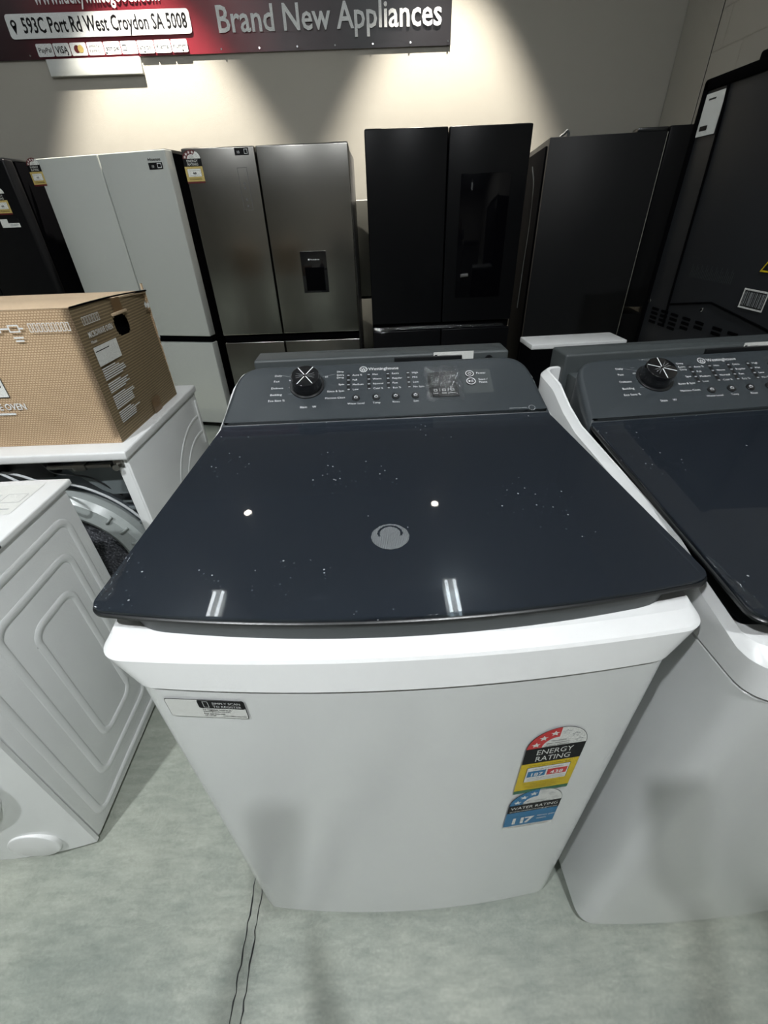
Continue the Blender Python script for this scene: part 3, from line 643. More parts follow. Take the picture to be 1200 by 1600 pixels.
def water_label(par, o, u, w_):
    F = Flat(o, u, (0, 0, 1)); l = .0012; h = w_
    y1 = h*1.05; y2 = h*.72
    F.rect(-w_/2, 0, w_/2, h*.12, 'paper', l); F.rect(-w_/2, h*.10, w_/2, y2, 'blue', l); F.rect(-w_/2, y2, w_/2, y1, 'ink', l+.0002); arch(F, w_, y1, 'blue', 3, l)
    F.text('WATER RATING', 0, y2+h*.14, h*.155, 'paper', l+.0005, 'C', width=w_*.90); F.text('www.waterrating.gov.au', 0, y2+h*.04, h*.08, 'paper', l+.0005, 'C', width=w_*.92)
    F.text('1', -w_*.40, h*.22, h*.34, 'paper', l+.0005, bold=.04); F.text('1', -w_*.24, h*.22, h*.34, 'paper', l+.0005, bold=.04); F.text('7', -w_*.11, h*.22, h*.34, 'paper', l+.0005, bold=.04)
    F.text('litres per', w_*.13, h*.42, h*.10, 'paper', l+.0005); F.text('wash', w_*.13, h*.30, h*.10, 'paper', l+.0005)
    F.text('When tested in accordance with the standard', 0, h*.045, h*.055, 'ink', l+.0005, 'C', width=w_*.8)
    F.text('The more stars', 0, y1+h*.09, h*.06, 'ink', l+.0009, 'C'); F.text('the more water efficient', 0, y1+h*.03, h*.055, 'ink', l+.0009, 'C')
    return F.build('water_label', par)

washer = make_washer('white top loading washer with dark glass lid, energy and water rating labels on its front', True, 0.0)
washer2 = make_washer('white top loading washer cut by the right edge, dark lid, no rating labels in view', False, math.radians(32), W=.368, lf=.374, gf=.374)
washer2.location = (0.760, -0.042, 0); washer2.rotation_euler = (0, 0, math.radians(3.5))

# ------------------------------------------------------------------ front loading dryer at the left, ribbed side
def rrect_path(y0, y1, z0, z1, r, n=6):
    P = []
    for cy, cz, a0 in ((y1-r, z0+r, -90), (y1-r, z1-r, 0), (y0+r, z1-r, 90), (y0+r, z0+r, 180)):
        P += [(cy+r*math.cos(math.radians(a0+90*k/n)), cz+r*math.sin(math.radians(a0+90*k/n))) for k in range(n+1)]
    return P
FX = -0.824
t = thing('front_loading_dryer', 'white front loading machine at the left edge, ribbed side panel, sheet label on top', 'dryer', (FX-.30, .16, 0))
bm = bmesh.new(); box(bm, -.298, .298, .008, .488, .02, .838, .006); finish('cabinet', bm, 'enamel', t)
bm = bmesh.new()
def side_ribs(bm, xs, y0, specs):
    for (a, b_, c, d, r, rad) in specs: tube(bm, [(xs, y, z) for y, z in rrect_path(a, b_, c, d, r)], rad, n=12, closed=True, flat=((1, 0, 0), .34))
side_ribs(bm, .2985, 0, [(.048, .438, .055, .780, .035, .0105), (.120, .390, .125, .705, .035, .0105), (.190, .340, .200, .625, .035, .0105)]); finish('side_rib', bm, 'enamel', t)
bm = bmesh.new(); box(bm, -.300, .304, -.004, .512, .835, .853, .005, 3); finish('top_panel', bm, 'white', t)
bm = bmesh.new(); cyl(bm, (.3035, .24, .843), (1, 0, 0), .0035, .0008, n=10); finish('screw_cap', bm, 'black', t)
# bowed front panel
bm = bmesh.new(); fp = []
for k in range(25): s = -1+2*k/24; fp.append(Vector((s*.296, -.004-.030*(1-abs(s)**2.6))))
bk = [Vector((.296, .006)), Vector((-.296, .006))]
loft(bm, [z3(fp+bk, .018), z3(fp+bk, .70)]); finish('front_panel', bm, 'enamel', t)
bm = bmesh.new(); loft(bm, [z3(fp+bk, .703), z3(fp+bk, .834)]); finish('control_panel', bm, 'white', t)
bm = bmesh.new(); cyl(bm, (.175, -.020, .082), (.06, -1, 0), .060, .012, n=48, bev=.003); finish('filter_cap', bm, 'white', t)
bm = bmesh.new(); ring(bm, (-.0, -.045, .40), (0, 1, 0), .165, .225, .030, n=64); dr = finish('door', bm, 'white', t)
bm = bmesh.new(); cyl(bm, (-.0, -.030, .40), (0, -1, 0), .166, .030, r1=.10, n=48, bev=.01); finish('door_glass', bm, 'gloss_black', dr)
F = Flat((-.04, .40, .8538), (1, 0, 0), (0, 1, 0)); F.rect(-.18, -.05, .295, .085, 'paper')
for k in range(7): F.rect(-.16, .07-.017*k, .05+.02*(k % 3), .073-.017*k, 'print_dim', .0004)
for x in (.10, .17, .235): F.frame(x, .0, x+.05, .04, .0015, 'print_dim', .0004)
F.text('Installation', .10, .052, .018, 'ink', .0004); F.rect(.10, -.03, .28, -.026, 'print_dim', .0004); F.rect(.10, -.04, .25, -.036, 'print_dim', .0004)
F.build('instruction_sheet', t)
for x in (-.25, .25):
    for y in (.06, .44):
        bm = bmesh.new(); cyl(bm, (x, y, 0), (0, 0, 1), .022, .022, n=16); finish('foot', bm, 'black', t)

# ------------------------------------------------------------------ machine with its back cover off
HOUS = mat('dryer_rear_plastic', (0.055, 0.066, 0.078), 0.35); POCK = mat('pocket_plastic', (0.13, 0.15, 0.155), 0.4)
t = thing('opened_dryer', 'white machine with its back cover off, wires and drum showing, microwave carton on top', 'dryer', (-1.05, .83, 0), math.radians(-1.0))
bm = bmesh.new(); box(bm, -.306, .306, -.012, .585, .826, .853, .006, 3); finish('top_panel', bm, 'white', t)
bm = bmesh.new(); box(bm, .290, .300, .0, .575, .02, .826, .003); box(bm, -.300, -.290, .0, .575, .02, .826, .003); box(bm, -.29, .29, .565, .575, .02, .826)
box(bm, .262, .291, .0, .012, .02, .826, .002); finish('cabinet', bm, 'enamel', t)
bm = bmesh.new()   # pressed arcs on the right side
for r in (.30, .235, .13):
    P = [(.3005, .50+r*math.cos(math.radians(a)), .44+r*math.sin(math.radians(a))) for a in range(78, 196, 4)]
    P = [p for p in P if .02 < p[1] < .56 and p[2] < .80]
    if len(P) > 2: tube(bm, P, .006, n=10, flat=((1, 0, 0), .35))
finish('side_rib', bm, 'enamel', t)
bm = bmesh.new(); box(bm, .300, .304, .545, .560, .62, .80, .001); finish('side_strip', bm, 'white', t)
bm = bmesh.new(); box(bm, -.288, .262, .10, .11, .03, .82); finish('rear_housing', bm, HOUS, t)
bm = bmesh.new(); box(bm, -.288, .262, .0, .03, .03, .10, .003); finish('base_rail', bm, 'dark2', t)
bm = bmesh.new(); box(bm, .03, .225, .025, .045, .785, .797, .003); box(bm, .11, .15, .018, .05, .780, .802, .004); finish('latch_bar', bm, 'steel', t)
bm = bmesh.new(); tt = bmesh.new()
P = [(.045, .785), (.25, .785), (.245, .675), (.17, .672), (.14, .69)]
A = [tt.verts.new((x, .06, z)) for x, z in P]; B = [tt.verts.new((x, .085, z)) for x, z in P]; tt.faces.new(A); tt.faces.new(B[::-1])
for i in range(5): tt.faces.new((A[i], A[(i+1) % 5], B[(i+1) % 5], B[i]))
merge(bm, tt); finish('moulded_pocket', bm, POCK, t)
for k in range(7):
    bm = bmesh.new(); z = .625-.030*k; x0 = .170+.008*k
    tube(bm, [(x0, .094, z), (.255, .094, z-.001)], .0075, n=10, flat=((0, 1, 0), .7)); finish('louvre', bm, POCK, t)
cx, cz = -.06, .40
bm = bmesh.new(); tt = bmesh.new(); n = 48; R = []
for r, y in ((.205, .085), (.205, .045), (.222, .035), (.268, .040), (.285, .060), (.285, .10)): R.append([tt.verts.new((cx+r*math.cos(2*PI*i/n), y, cz+r*math.sin(2*PI*i/n))) for i in range(n)])
for a in range(5):
    for i in range(n): tt.faces.new((R[a][i], R[a][(i+1) % n], R[a+1][(i+1) % n], R[a+1][i]))
merge(bm, tt); du = finish('drum_ring', bm, 'tub', t)
bm = bmesh.new(); cyl(bm, (cx, .092, cz), (0, -1, 0), .206, .010, n=48); finish('drum_felt', bm, 'felt', du)
for a in (20, 32, 44, 80, 88):
    bm = bmesh.new(); c = Vector((cx+.262*math.cos(math.radians(a)), .042, cz+.262*math.sin(math.radians(a)))); d = Vector((math.cos(math.radians(a)), 0, math.sin(math.radians(a))))
    tube(bm, catmull([c-d*.018, c+Vector((0, -.010, 0)), c+d*.020], 4), .004, n=8); finish('clip', bm, 'tub', du)
bm = bmesh.new()
for a in (80, 88):
    P = [(cx+r*math.cos(math.radians(a+2)), y, cz+r*math.sin(math.radians(a+2))) for r, y in ((.205, .044), (.222, .033), (.268, .038), (.286, .058))]; tube(bm, P, .0015, n=6)
finish('drum_seam', bm, 'black', du)
def wire(pts, r=.0035, m='wire'):
    bm = bmesh.new(); tube(bm, catmull(pts, 8), r, n=8); finish('wire', bm, m, t)
wire([(cx+.325*math.cos(math.radians(a)), .07, cz+.325*math.sin(math.radians(a))) for a in range(0, 116, 8)], .0042)
wire([(-.16, .05, .775), (-.06, .02, .775), (.03, .00, .745), (.075, -.01, .705), (.06, -.01, .675), (.02, .01, .672), (-.03, .03, .69), (-.12, .04, .70)], .004)
wire([(-.27, .04, .70), (-.20, .02, .73), (-.12, .03, .74), (-.03, .05, .74), (.04, .06, .72)], .0032)
wire([(-.28, .03, .68), (-.22, .02, .72), (-.18, .03, .79)], .0032)
wire([(-.15, .03, .80), (-.08, .02, .76), (-.02, .03, .70)], .004)
wire([(.0, .05, .80), (.05, .03, .77), (.13, .05, .74), (.19, .07, .66)], .003, 'black')
bm = bmesh.new(); box(bm, -.20, -.12, .03, .09, .765, .815, .004); box(bm, -.11, .02, .05, .095, .745, .80, .004); finish('terminal_block', bm, 'black', t)
bm = bmesh.new(); box(bm, .255, .285, -.004, .02, .800, .822, .002); cyl(bm, (.262, .004, .805), (.2, -1, 0), .010, .02, n=14); finish('hinge_bracket', bm, 'steel', t)
for x in (-.25, .25):
    for y in (.06, .52):
        bm = bmesh.new(); cyl(bm, (x, y, 0), (0, 0, 1), .022, .03, n=16); finish('foot', bm, 'black', t)

# ------------------------------------------------------------------ microwave carton
t = thing('microwave_carton', 'brown cardboard microwave oven box with hand hole, on the opened machine', 'box', (-1.05, .885, .8535), math.radians(-1.5))
bm = bmesh.new()
hx = .272; D = .425; H0 = .368; H1 = .352
def q4(bm, P, mi):
    f = bm.faces.new([bm.verts.new(p) for p in P]); f.material_index = mi
def grid_face(bm, fn, nu, nv, mi, skip=None):
    V = [[bm.verts.new(fn(i/nu, j/nv)) for j in range(nv+1)] for i in range(nu+1)]
    for i in range(nu):
        for j in range(nv):
            if skip and skip((i+.5)/nu, (j+.5)/nv): continue
            f = bm.faces.new((V[i][j], V[i+1][j], V[i+1][j+1], V[i][j+1])); f.material_index = mi
hz = lambda y: H0+(H1-H0)*y/D
grid_face(bm, lambda s, v: Vector((-hx+2*hx*s, -.006*math.sin(PI*v)*math.sin(PI*s), H0*v)), 16, 10, 0)
grid_face(bm, lambda s, v: Vector((hx+.006*math.sin(PI*v)*math.sin(PI*s) - (.010*v*s**4), D*s, hz(D*s)*v)), 96, 80, 1, skip=lambda s, v: ((abs(s-.50)/.095)**3+(abs(v-.80)/.075)**3) < 1)
grid_face(bm, lambda s, v: Vector((-hx, D*(1-s), hz(D*(1-s))*v)), 4, 4, 1)
grid_face(bm, lambda s, v: Vector((hx-2*hx*s, D, H1*v)), 4, 4, 0)
grid_face(bm, lambda s, v: Vector((-hx+2*hx*s, D*v, hz(D*v)+.006*math.sin(PI*v)*math.sin(PI*s)+.0005)), 16, 12, 2)
q4(bm, [Vector((-hx, 0, 0)), Vector((-hx, D, 0)), Vector((hx, D, 0)), Vector((hx, 0, 0))], 2)
bmesh.ops.remove_doubles(bm, verts=bm.verts, dist=.0004)
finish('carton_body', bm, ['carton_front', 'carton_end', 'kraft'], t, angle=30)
bm = bmesh.new(); box(bm, hx-.012, hx-.010, .12, .31, .22, .335); finish('inner_liner', bm, 'matt_black', t)
# top flaps with a dark gap
bm = bmesh.new(); box(bm, -hx, hx+.001, .0, D/2-.0015, H0+.0005, H0+.003, .0008); box(bm, -hx, hx+.001, D/2+.0015, D, H0-.006, H0-.003, .0008)
for v in bm.verts: v.co.z += (H1-H0)*v.co.y/D + .004*math.sin(PI*max(0, min(1, v.co.y/D)))
finish('top_flap', bm, 'kraft', t)
bm = bmesh.new(); tube(bm, [(hx+.002, .002+y*D, hz(y*D)+.001+.004*math.sin(PI*y)) for y in [k/12 for k in range(13)]], .0022, n=6); finish('flap_gap', bm, 'matt_black', t)
bm = bmesh.new(); box(bm, -.006, .006, -.009, .009, 0, .0025, .0006)
for v in bm.verts: v.co = Vector((hx-.004+v.co.z*.8+random.uniform(0, .004), D-.010+v.co.x, H1+.004+v.co.y+.010))
finish('torn_corner', bm, 'kraft', t, smooth=False)
# hand hole flap folded up, and tape
bm = bmesh.new(); box(bm, hx+.004, hx+.010, .170, .255, .318, .326, .002)
finish('hand_hole_flap', bm, 'kraft', t)
F = Flat((hx+.0062, 0, 0), (0, 1, 0), (0, 0, 1)); F.rect(.190, .318, .240, hz(.2)+.001, 'tape'); F.build('packing_tape', t); F = Flat((hx+.0040, 0, 0), (0, 1, 0), (0, 0, 1)); F.rect(.225, .0, .280, .050, 'tape', .001); F.build('packing_tape', t)
F = Flat((hx+.0050, 0, 0), (0, 1, 0), (0, 0, 1)); e = .002
for k in range(7): F.frame(.025+.012*k, .322, .034+.012*k, .342, .0014, 'print', e)
F.text('MICROWAVE OVEN', .028, .290, .021, 'print', e, width=.125, bold=.01); F.text('Model', .028, .275, .011, 'print', e)
F.rect(.026, .215, .148, .265, 'paper', e); F.rect(.03, .252, .10, .254, 'ink', e+.0004)
y = .205
for blk in (6, 5, 7, 6):
    for k in range(blk):
        F.rect(.028, y, .028+random.uniform(.085, .125) if k else .10, y+.003, 'print', e); y -= .0058
    y -= .007
for s, (x, z) in enumerate(((.385, .315), (.402, .312))): F.star(x, z, .012, 'print', e); F.star(x, z, .010, 'print', e+.0001, rot=36)
for k in range(9): F.poly([(.408+random.uniform(-.004, .004), .28-.03*k), (.418, .27-.03*k), (.414, .262-.03*k)], 'print', e)
F.build('end_print', t)
F = Flat((0, -.0075, 0), (1, 0, 0), (0, 0, 1)); e = .0004
for k in range(9): F.frame(.158+.012*k, .317, .167+.012*k, .338, .0016, 'print', e)
for x in (.055, .105): F.frame(x, .318, x+.028, .336, .003, 'print', e); F.rect(x-.012, .325, x, .329, 'print', e); F.rect(x+.028, .325, x+.038, .329, 'print', e)
F.rect(.108, .303, .134, .307, 'print', e); F.rect(.110, .295, .132, .299, 'print', e)
F.text('MICROWAVE OVEN', .048, .115, .026, 'print', e, 'R', width=.20, bold=.015); F.rect(-.15, .100, .010, .106, 'print', e)
F.rect(-.12, .150, .018, .215, 'paper', e); F.rect(-.11, .170, -.01, .195, 'print_dim', e+.0002); F.disc(.004, .182, .004, 'ink', e+.0003, 12); F.rect(-.11, .203, .01, .206, 'ink', e+.0003); F.frame(-.12, .150, .018, .215, .002, 'ink', e+.0004)
F.build('front_print', t)

# ------------------------------------------------------------------ refrigerators
def fridge(label, cx, y, yaw, w, H, Zs, dm, sm, depth=.62, door=.075, split=0.0, gap='matt_black', low=2, bev=.006):
    """front face centre at (cx, y); local y runs back. Zs = bottom of the upper doors"""
    t = thing('refrigerator', label, 'fridge', (cx, y, 0), yaw)
    bm = bmesh.new(); box(bm, -w/2+.004, w/2-.004, door+.012, door+depth, .03, H-.012, .004); finish('cabinet', bm, sm, t)
    bm = bmesh.new(); box(bm, -w/2+.012, w/2-.012, door-.004, door+.014, .05, H-.02); finish('door_seal', bm, gap, t)
    for s in (-1, 1):
        bm = bmesh.new(); box(bm, s*(w/2-.05)-.045, s*(w/2-.05)+.045, .02, door+.14, H-.013, H+.004, .004); finish('hinge_cover', bm, 'black', t)
    doors = []
    g = .004
    for s in (-1, 1):
        x0, x1 = (-w/2, split-g) if s < 0 else (split+g, w/2)
        bm = bmesh.new(); box(bm, x0, x1, 0, door, Zs, H, bev, 3); doors.append(finish('upper_door', bm, dm, t))
    zt = Zs - .045
    if low == 2:
        for s in (-1, 1):
            x0, x1 = (-w/2, split-g) if s < 0 else (split+g, w/2)
            bm = bmesh.new(); box(bm, x0, x1, 0, door, .06, zt, bev, 3); doors.append(finish('lower_door', bm, dm, t))
    else:
        bm = bmesh.new(); box(bm, -w/2, w/2, 0, door, .42, zt, bev, 3); doors.append(finish('freezer_drawer', bm, dm, t))
        bm = bmesh.new(); box(bm, -w/2, w/2, 0, door, .06, .41, bev, 3); doors.append(finish('freezer_drawer', bm, dm, t))
    bm = bmesh.new(); box(bm, -w/2+.004, w/2-.004, .022, door, zt+.003, Zs-.003); finish('handle_recess', bm, gap, t)
    for x in (-w/2+.08, w/2-.08):
        for yy in (.12, door+depth-.06):
            bm = bmesh.new(); cyl(bm, (x, yy, 0), (0, 0, 1), .02, .032, n=12); finish('foot', bm, 'black', t)
    return t, doors
# white glass
t, d = fridge('white glass four door fridge behind the microwave carton', -1.594, 3.05, -.249, .909, 1.737, .715, 'white_glass', 'matt_black', low=2)
energy_label(t, (-.472, -.0005, 1.604), (1, 0, 0), .095, '413', 'ochre', 'maroon', ky=.70).parent = d[0]
F = Flat((0, -.0008, 0), (1, 0, 0), (0, 0, 1)); F.text('Hisense', .330, 1.688, .020, 'ink', .0002, width=.085, bold=.02); F.rect(.328, 1.648, .420, 1.680, 'ink', .0002); F.frame(.385, 1.654, .412, 1.676, .003, 'print', .0005); F.text('10', .345, 1.656, .018, 'print', .0005); F.build('door_badge', d[1])
# steel with dispenser
t, d = fridge('stainless steel fridge with black water dispenser, two upper doors', -.535, 2.66, -.03, .884, 1.708, .770, 'steel', 'steel_side', low=2, split=-.051)
energy_label(t, (-.394, -.0005, 1.560), (1, 0, 0), .096, '468', 'ochre', 'maroon', ky=.70).parent = d[0]
F = Flat((0, -.0008, 0), (1, 0, 0), (0, 0, 1)); F.rect(-.160, 1.671, -.086, 1.702, 'ink'); F.frame(-.110, 1.676, -.092, 1.696, .002, 'print', .0003); F.text('10', -.150, 1.678, .016, 'print', .0003)
F.frame(-.162, 1.430, -.110, 1.620, .002, 'steel_side'); 
for z in (1.45, 1.48, 1.53, 1.55): F.disc(-.136, z, .006, 'steel_side')
F.build('control_strip', d[0])
bm = bmesh.new(); box(bm, .119, .273, -.003, .010, 1.002, 1.222, .002); dd = finish('water_dispenser', bm, 'gloss_black', d[1])
bm = bmesh.new(); box(bm, .137, .255, -.0035, .0, 1.012, 1.140, .003); finish('dispenser_cavity', bm, 'matt_black', dd)
F = Flat((0, -.0036, 0), (1, 0, 0), (0, 0, 1)); F.rect(.163, 1.176, .173, 1.184, 'print'); F.text('Westinghouse', .176, 1.176, .011, 'print', width=.055); F.build('dispenser_print', dd)
bm = bmesh.new(); tt = bmesh.new(); prev = None
for k in range(22):
    z = .98+.70*k/21; cur = (tt.verts.new((.436+random.uniform(0, .004), -.003, z)), tt.verts.new((.446+random.uniform(0, .006), .004+random.uniform(-.006, .006), z)), tt.verts.new((.449+random.uniform(0, .004), .06, z)))
    if prev: tt.faces.new((prev[0], prev[1], cur[1], cur[0])); tt.faces.new((prev[1], prev[2], cur[2], cur[1]))
    prev = cur
merge(bm, tt); finish('film_edge', bm, 'film', d[1], smooth=False)
# silver fridge glimpsed between
bm = None
t = thing('refrigerator', 'silver fridge glimpsed in the gap between the steel and the black fridge', 'fridge', (-.10, 3.42, 0), 0)
bm = bmesh.new(); box(bm, -.26, .26, .07, .62, .03, 1.47, .006); finish('cabinet', bm, 'steel_side', t)
bm = bmesh.new(); box(bm, -.262, .262, 0, .066, .86, 1.475, .008, 3); finish('upper_door', bm, 'silver', t)
bm = bmesh.new(); box(bm, -.262, .262, 0, .066, .06, .85, .008, 3); finish('lower_door', bm, 'silver', t)
bm = bmesh.new(); box(bm, -.255, .255, .02, .07, .03, .86); finish('plinth', bm, 'matt_black', t)
# black with window
t, d = fridge('black four door fridge with dark glass window in its right door', .4500, 2.72, 0, .908, 1.763, .788, 'fridge_black', 'matt_black', low=2, depth=.58)
bm = bmesh.new(); box(bm, .078, .362, -.003, .012, .928, 1.560, .002); wd = finish('door_window', bm, 'black_glass', d[1])
bm = bmesh.new(); tube(bm, [(.105, -.012, 1.055), (.130, -.014, 1.057), (.15, -.012, 1.058)], .010, n=10); finish('tap', bm, 'steel_side', wd)
bm = bmesh.new(); tt = bmesh.new(); prev = None
for k in range(24):
    s = k/23; x = -.452+.86*s; sag = (.020 if s < .12 else .008)*math.sin(min(1, s*6)*PI)+.006
    cur = (tt.verts.new((x, -.002, .768)), tt.verts.new((x+random.uniform(0, .003), -.012-random.uniform(0, .006), .760-sag)), tt.verts.new((x, -.004, .752-sag)))
    if prev: tt.faces.new((prev[0], prev[1], cur[1], cur[0])); tt.faces.new((prev[1], prev[2], cur[2], cur[1]))
    prev = cur
merge(bm, tt); finish('film_edge', bm, 'film', t, smooth=False)
# dark fridge at far left
t, d = fridge('dark steel fridge at the left edge, beside the white glass fridge', -2.587, 3.13, -.2, .90, 1.735, .72, 'fridge_black', 'matt_black', low=2, bev=.014)
energy_label(t, (.318, -.0005, 1.462), (1, 0, 0), .098, '420', 'ochre', 'maroon', ky=.70).parent = d[1]
F = Flat((0, -.0008, 0), (1, 0, 0), (0, 0, 1)); F.rect(.250, 1.395, .385, 1.440, 'paper'); F.rect(.305, 1.418, .385, 1.440, 'ink', .0003); F.rect(.312, 1.408, .375, 1.411, 'print_dim', .0003); F.rect(.312, 1.402, .365, 1.405, 'print_dim', .0003); F.build('door_sticker', d[1])
# dark fridge seen side-on: doors face right
t = thing('refrigerator', 'dark fridge standing side-on, plain grey side towards the viewer, black doors at right', 'fridge', (1.117, 3.059, 0), -.166)
bm = bmesh.new(); box(bm, 0, .664, 0, .88, .03, 1.735, .004); finish('cabinet', bm, 'graphite', t)
bm = bmesh.new(); box(bm, .664, .672, .006, .876, .05, 1.73); finish('door_seal', bm, 'matt_black', t)
bm = bmesh.new(); box(bm, .6645, .6675, .001, .008, .06, 1.73); finish('edge_trim', bm, 'silver', t)
for z0, z1 in ((.79, 1.757), (.06, .745)):
    for y0, y1 in ((-.004, .438), (.444, .884)):
        bm = bmesh.new(); box(bm, .672, .800, y0, y1, z0, z1, .006, 3); finish('upper_door' if z0 > .5 else 'lower_door', bm, 'fridge_black', t)
bm = bmesh.new(); box(bm, .50, .668, .02, .12, 1.735, 1.757, .004); finish('hinge_cover', bm, 'black', t)
bm = bmesh.new(); tube(bm, catmull([(.06, .03, 1.736), (.085, .03, 1.752), (.10, .03, 1.765), (.11, .03, 1.748), (.105, .03, 1.737)], 5), .008, n=8); finish('top_bracket', bm, 'dark2', t)
bm = bmesh.new(); tube(bm, catmull([(-.035, .35, 1.62), (-.012, .33, 1.50), (-.010, .30, 1.30), (-.02, .28, 1.05), (-.028, .26, .75)], 8), .004, n=8); finish('rear_cable', bm, 'dark2', t)
bm = bmesh.new(); box(bm, -.012, .001, .05, .83, .08, 1.70, .004); finish('rear_panel', bm, 'matt_black', t)
# fridge turned with its back to the left, right edge of the photo
t = thing('refrigerator', 'dark fridge at the right edge turned so its back panel with barcode faces left', 'fridge', (1.222, .90, 0), 0)
bm = bmesh.new(); box(bm, 0, .62, 0, .865, .03, 1.735, .006); finish('cabinet', bm, 'graphite_back', t)
bm = bmesh.new(); box(bm, -.006, .02, -.004, .028, .05, 1.742, .004); box(bm, -.006, .02, .842, .869, .05, 1.742, .004); box(bm, -.006, .02, 0, .865, 1.712, 1.745, .004); box(bm, -.004, .60, .30, .62, 1.735, 1.765, .006); finish('edge_frame', bm, 'matt_black', t)
bm = bmesh.new(); tube(bm, catmull([(-.002, .735, 1.715), (-.002, .72, 1.60), (-.002, .71, 1.40), (-.002, .70, 1.15), (-.002, .69, .96)], 8), .007, n=8, flat=((1, 0, 0), .4)); finish('panel_groove', bm, 'matt_black', t)
bm = bmesh.new()
tube(bm, [(-.003, .68, 1.045), (-.003, .45, 1.085), (-.003, .20, 1.055), (-.003, .03, 1.03)], .003, n=6); finish('cover_seam', bm, 'matt_black', t)
bm = bmesh.new()
for j, (y0, n) in enumerate(((.80, 4), (.73, 4), (.66, 4), (.58, 3), (.50, 2), (.40, 2), (.32, 1))):
    for k in range(n): box(bm, -.0025, .002, y0-.048, y0, 1.005-.017*k-.004*j*0, 1.015-.017*k, .001, 1)
finish('vent_slot', bm, 'matt_black', t)
bm = bmesh.new()
for y, z in ((.83, 1.035), (.485, 1.055), (.13, 1.02)): cyl(bm, (-.001, y, z), (-1, 0, 0), .007, .004, n=12, bev=.001)
finish('screw', bm, 'chrome', t)
F = Flat((-.003, 0, 0), (0, -1, 0), (0, 0, 1)); F.rect(-.840, 1.585, -.735, 1.702, 'offwhite'); F.rect(-.828, 1.600, -.785, 1.614, 'ink', .0004); F.rect(-.82, 1.683, -.78, 1.688, 'ink', .0004); F.build('rear_sheet', t)
F = Flat((-.003, 0, 0), (0, -1, 0), (0, 0, 1)); F.rect(-.318, 1.092, -.212, 1.150, 'paper'); F.rect(-.312, 1.097, -.217, 1.145, 'black', .0003)
x = -.308
while x < -.222:
    wv = random.choice((.0015, .003, .002)); F.rect(x, 1.101, x+wv, 1.141, 'print_dim', .0006); x += wv+random.choice((.002, .004, .006))
F.build('barcode_label', t)
F = Flat((-.003, 0, 0), (0, -1, 0), (0, 0, 1)); F.poly([(-.285, 1.20), (-.215, 1.20), (-.25, 1.262)], 'yellow'); F.poly([(-.277, 1.205), (-.223, 1.205), (-.25, 1.252)], 'black', .0003); F.text('!', -.25, 1.209, .04, 'yellow', .0006, 'C'); F.build('warning_label', t)
F = Flat((-.001, 0, 0), (0, -1, 0), (0, 0, 1))
for k in range(26): F.rect(-.62+.009*k, 1.15, -.618+.009*k, 1.195-.01*(k % 3), 'dark2')
F.build('embossed_marks', t)

# ------------------------------------------------------------------ low white appliance and foam behind the second washer
t = thing('packed_carton', 'slim dark carton with a white foam pad on top, just behind the right washer', 'box', (.955, 1.74, 0), math.radians(2))
bm = bmesh.new(); box(bm, -.232, .215, 0, .155, 0, .845, .004); finish('carton_body', bm, 'matt_black', t)
bm = bmesh.new(); box(bm, -.235, .218, -.004, .160, .845, .868, .004, 3); finish('foam_pad', bm, 'white', t)
# stock on a shelf seen through the far gap
t = thing('storage_rack', 'metal rack of boxed goods glimpsed by the right wall between two dark fridges', 'shelf', (2.20, 3.35, 0), 0)
bm = bmesh.new()
for x in (-.11, .11):
    for y in (-.2, .28): box(bm, x-.012, x+.012, y-.012, y+.012, 0, 1.5)
for z in (.50, .84, 1.2): box(bm, -.122, .122, -.212, .292, z, z+.02)
finish('frame', bm, 'steel_side', t)
for z, hgt, m_, lb, c in ((1.221, .24, 'copper', 'beige carton on the top shelf of the rack by the wall', 'box'), (.861, .15, 'paper', 'white carton on the middle shelf of the rack by the wall', 'box')):
    bm = bmesh.new(); box(bm, 2.095, 2.305, 3.17, 3.61, z, z+hgt, .003); tag(finish('carton', bm, m_), lb, c)

# ------------------------------------------------------------------ banner and batten on the back wall
BX0, BX1, BZ0, BZ1 = -2.95, .655, 2.375, 3.30
t = thing('banner', 'dark red and black shop banner with white lettering on the back wall', 'banner', (0, Y1-.012, 0), 0)
bm = bmesh.new(); grid_face(bm, lambda s, v: Vector((BX0+(BX1-BX0)*s, -.010*math.sin(PI*v)*math.sin(s*9)**2 - .004, BZ0+(BZ1-BZ0)*v)), 40, 10, 0)
g = bmesh.ops.extrude_face_region(bm, geom=bm.faces[:]); bmesh.ops.translate(bm, verts=[v for v in g['geom'] if isinstance(v, bmesh.types.BMVert)], vec=(0, .003, 0))
finish('banner_sheet', bm, 'banner', t)
F = Flat((0, -.017, 0), (1, 0, 0), (0, 0, 1))
F.text('www.luckywhitegoods.com', -2.185, 2.635, .12, 'print', 0, width=.84, bold=.015)
F.rect(-2.42, 2.475, -1.165, 2.595, 'print', 0, r=.02); F.text('593C Port Rd West Croydon SA 5008', -2.32, 2.503, .105, 'ink', .001, width=1.13, bold=.02)
F.disc(-2.375, 2.548, .020, 'ink', .001); F.poly([(-2.393, 2.540), (-2.375, 2.495), (-2.357, 2.540)], 'ink', .001); F.disc(-2.375, 2.548, .009, 'print', .002)
logos = ['PayPal', 'VISA', '', 'AMERICAN', 'stripe', '', 'afterpay', 'Klarna.', 'humm']
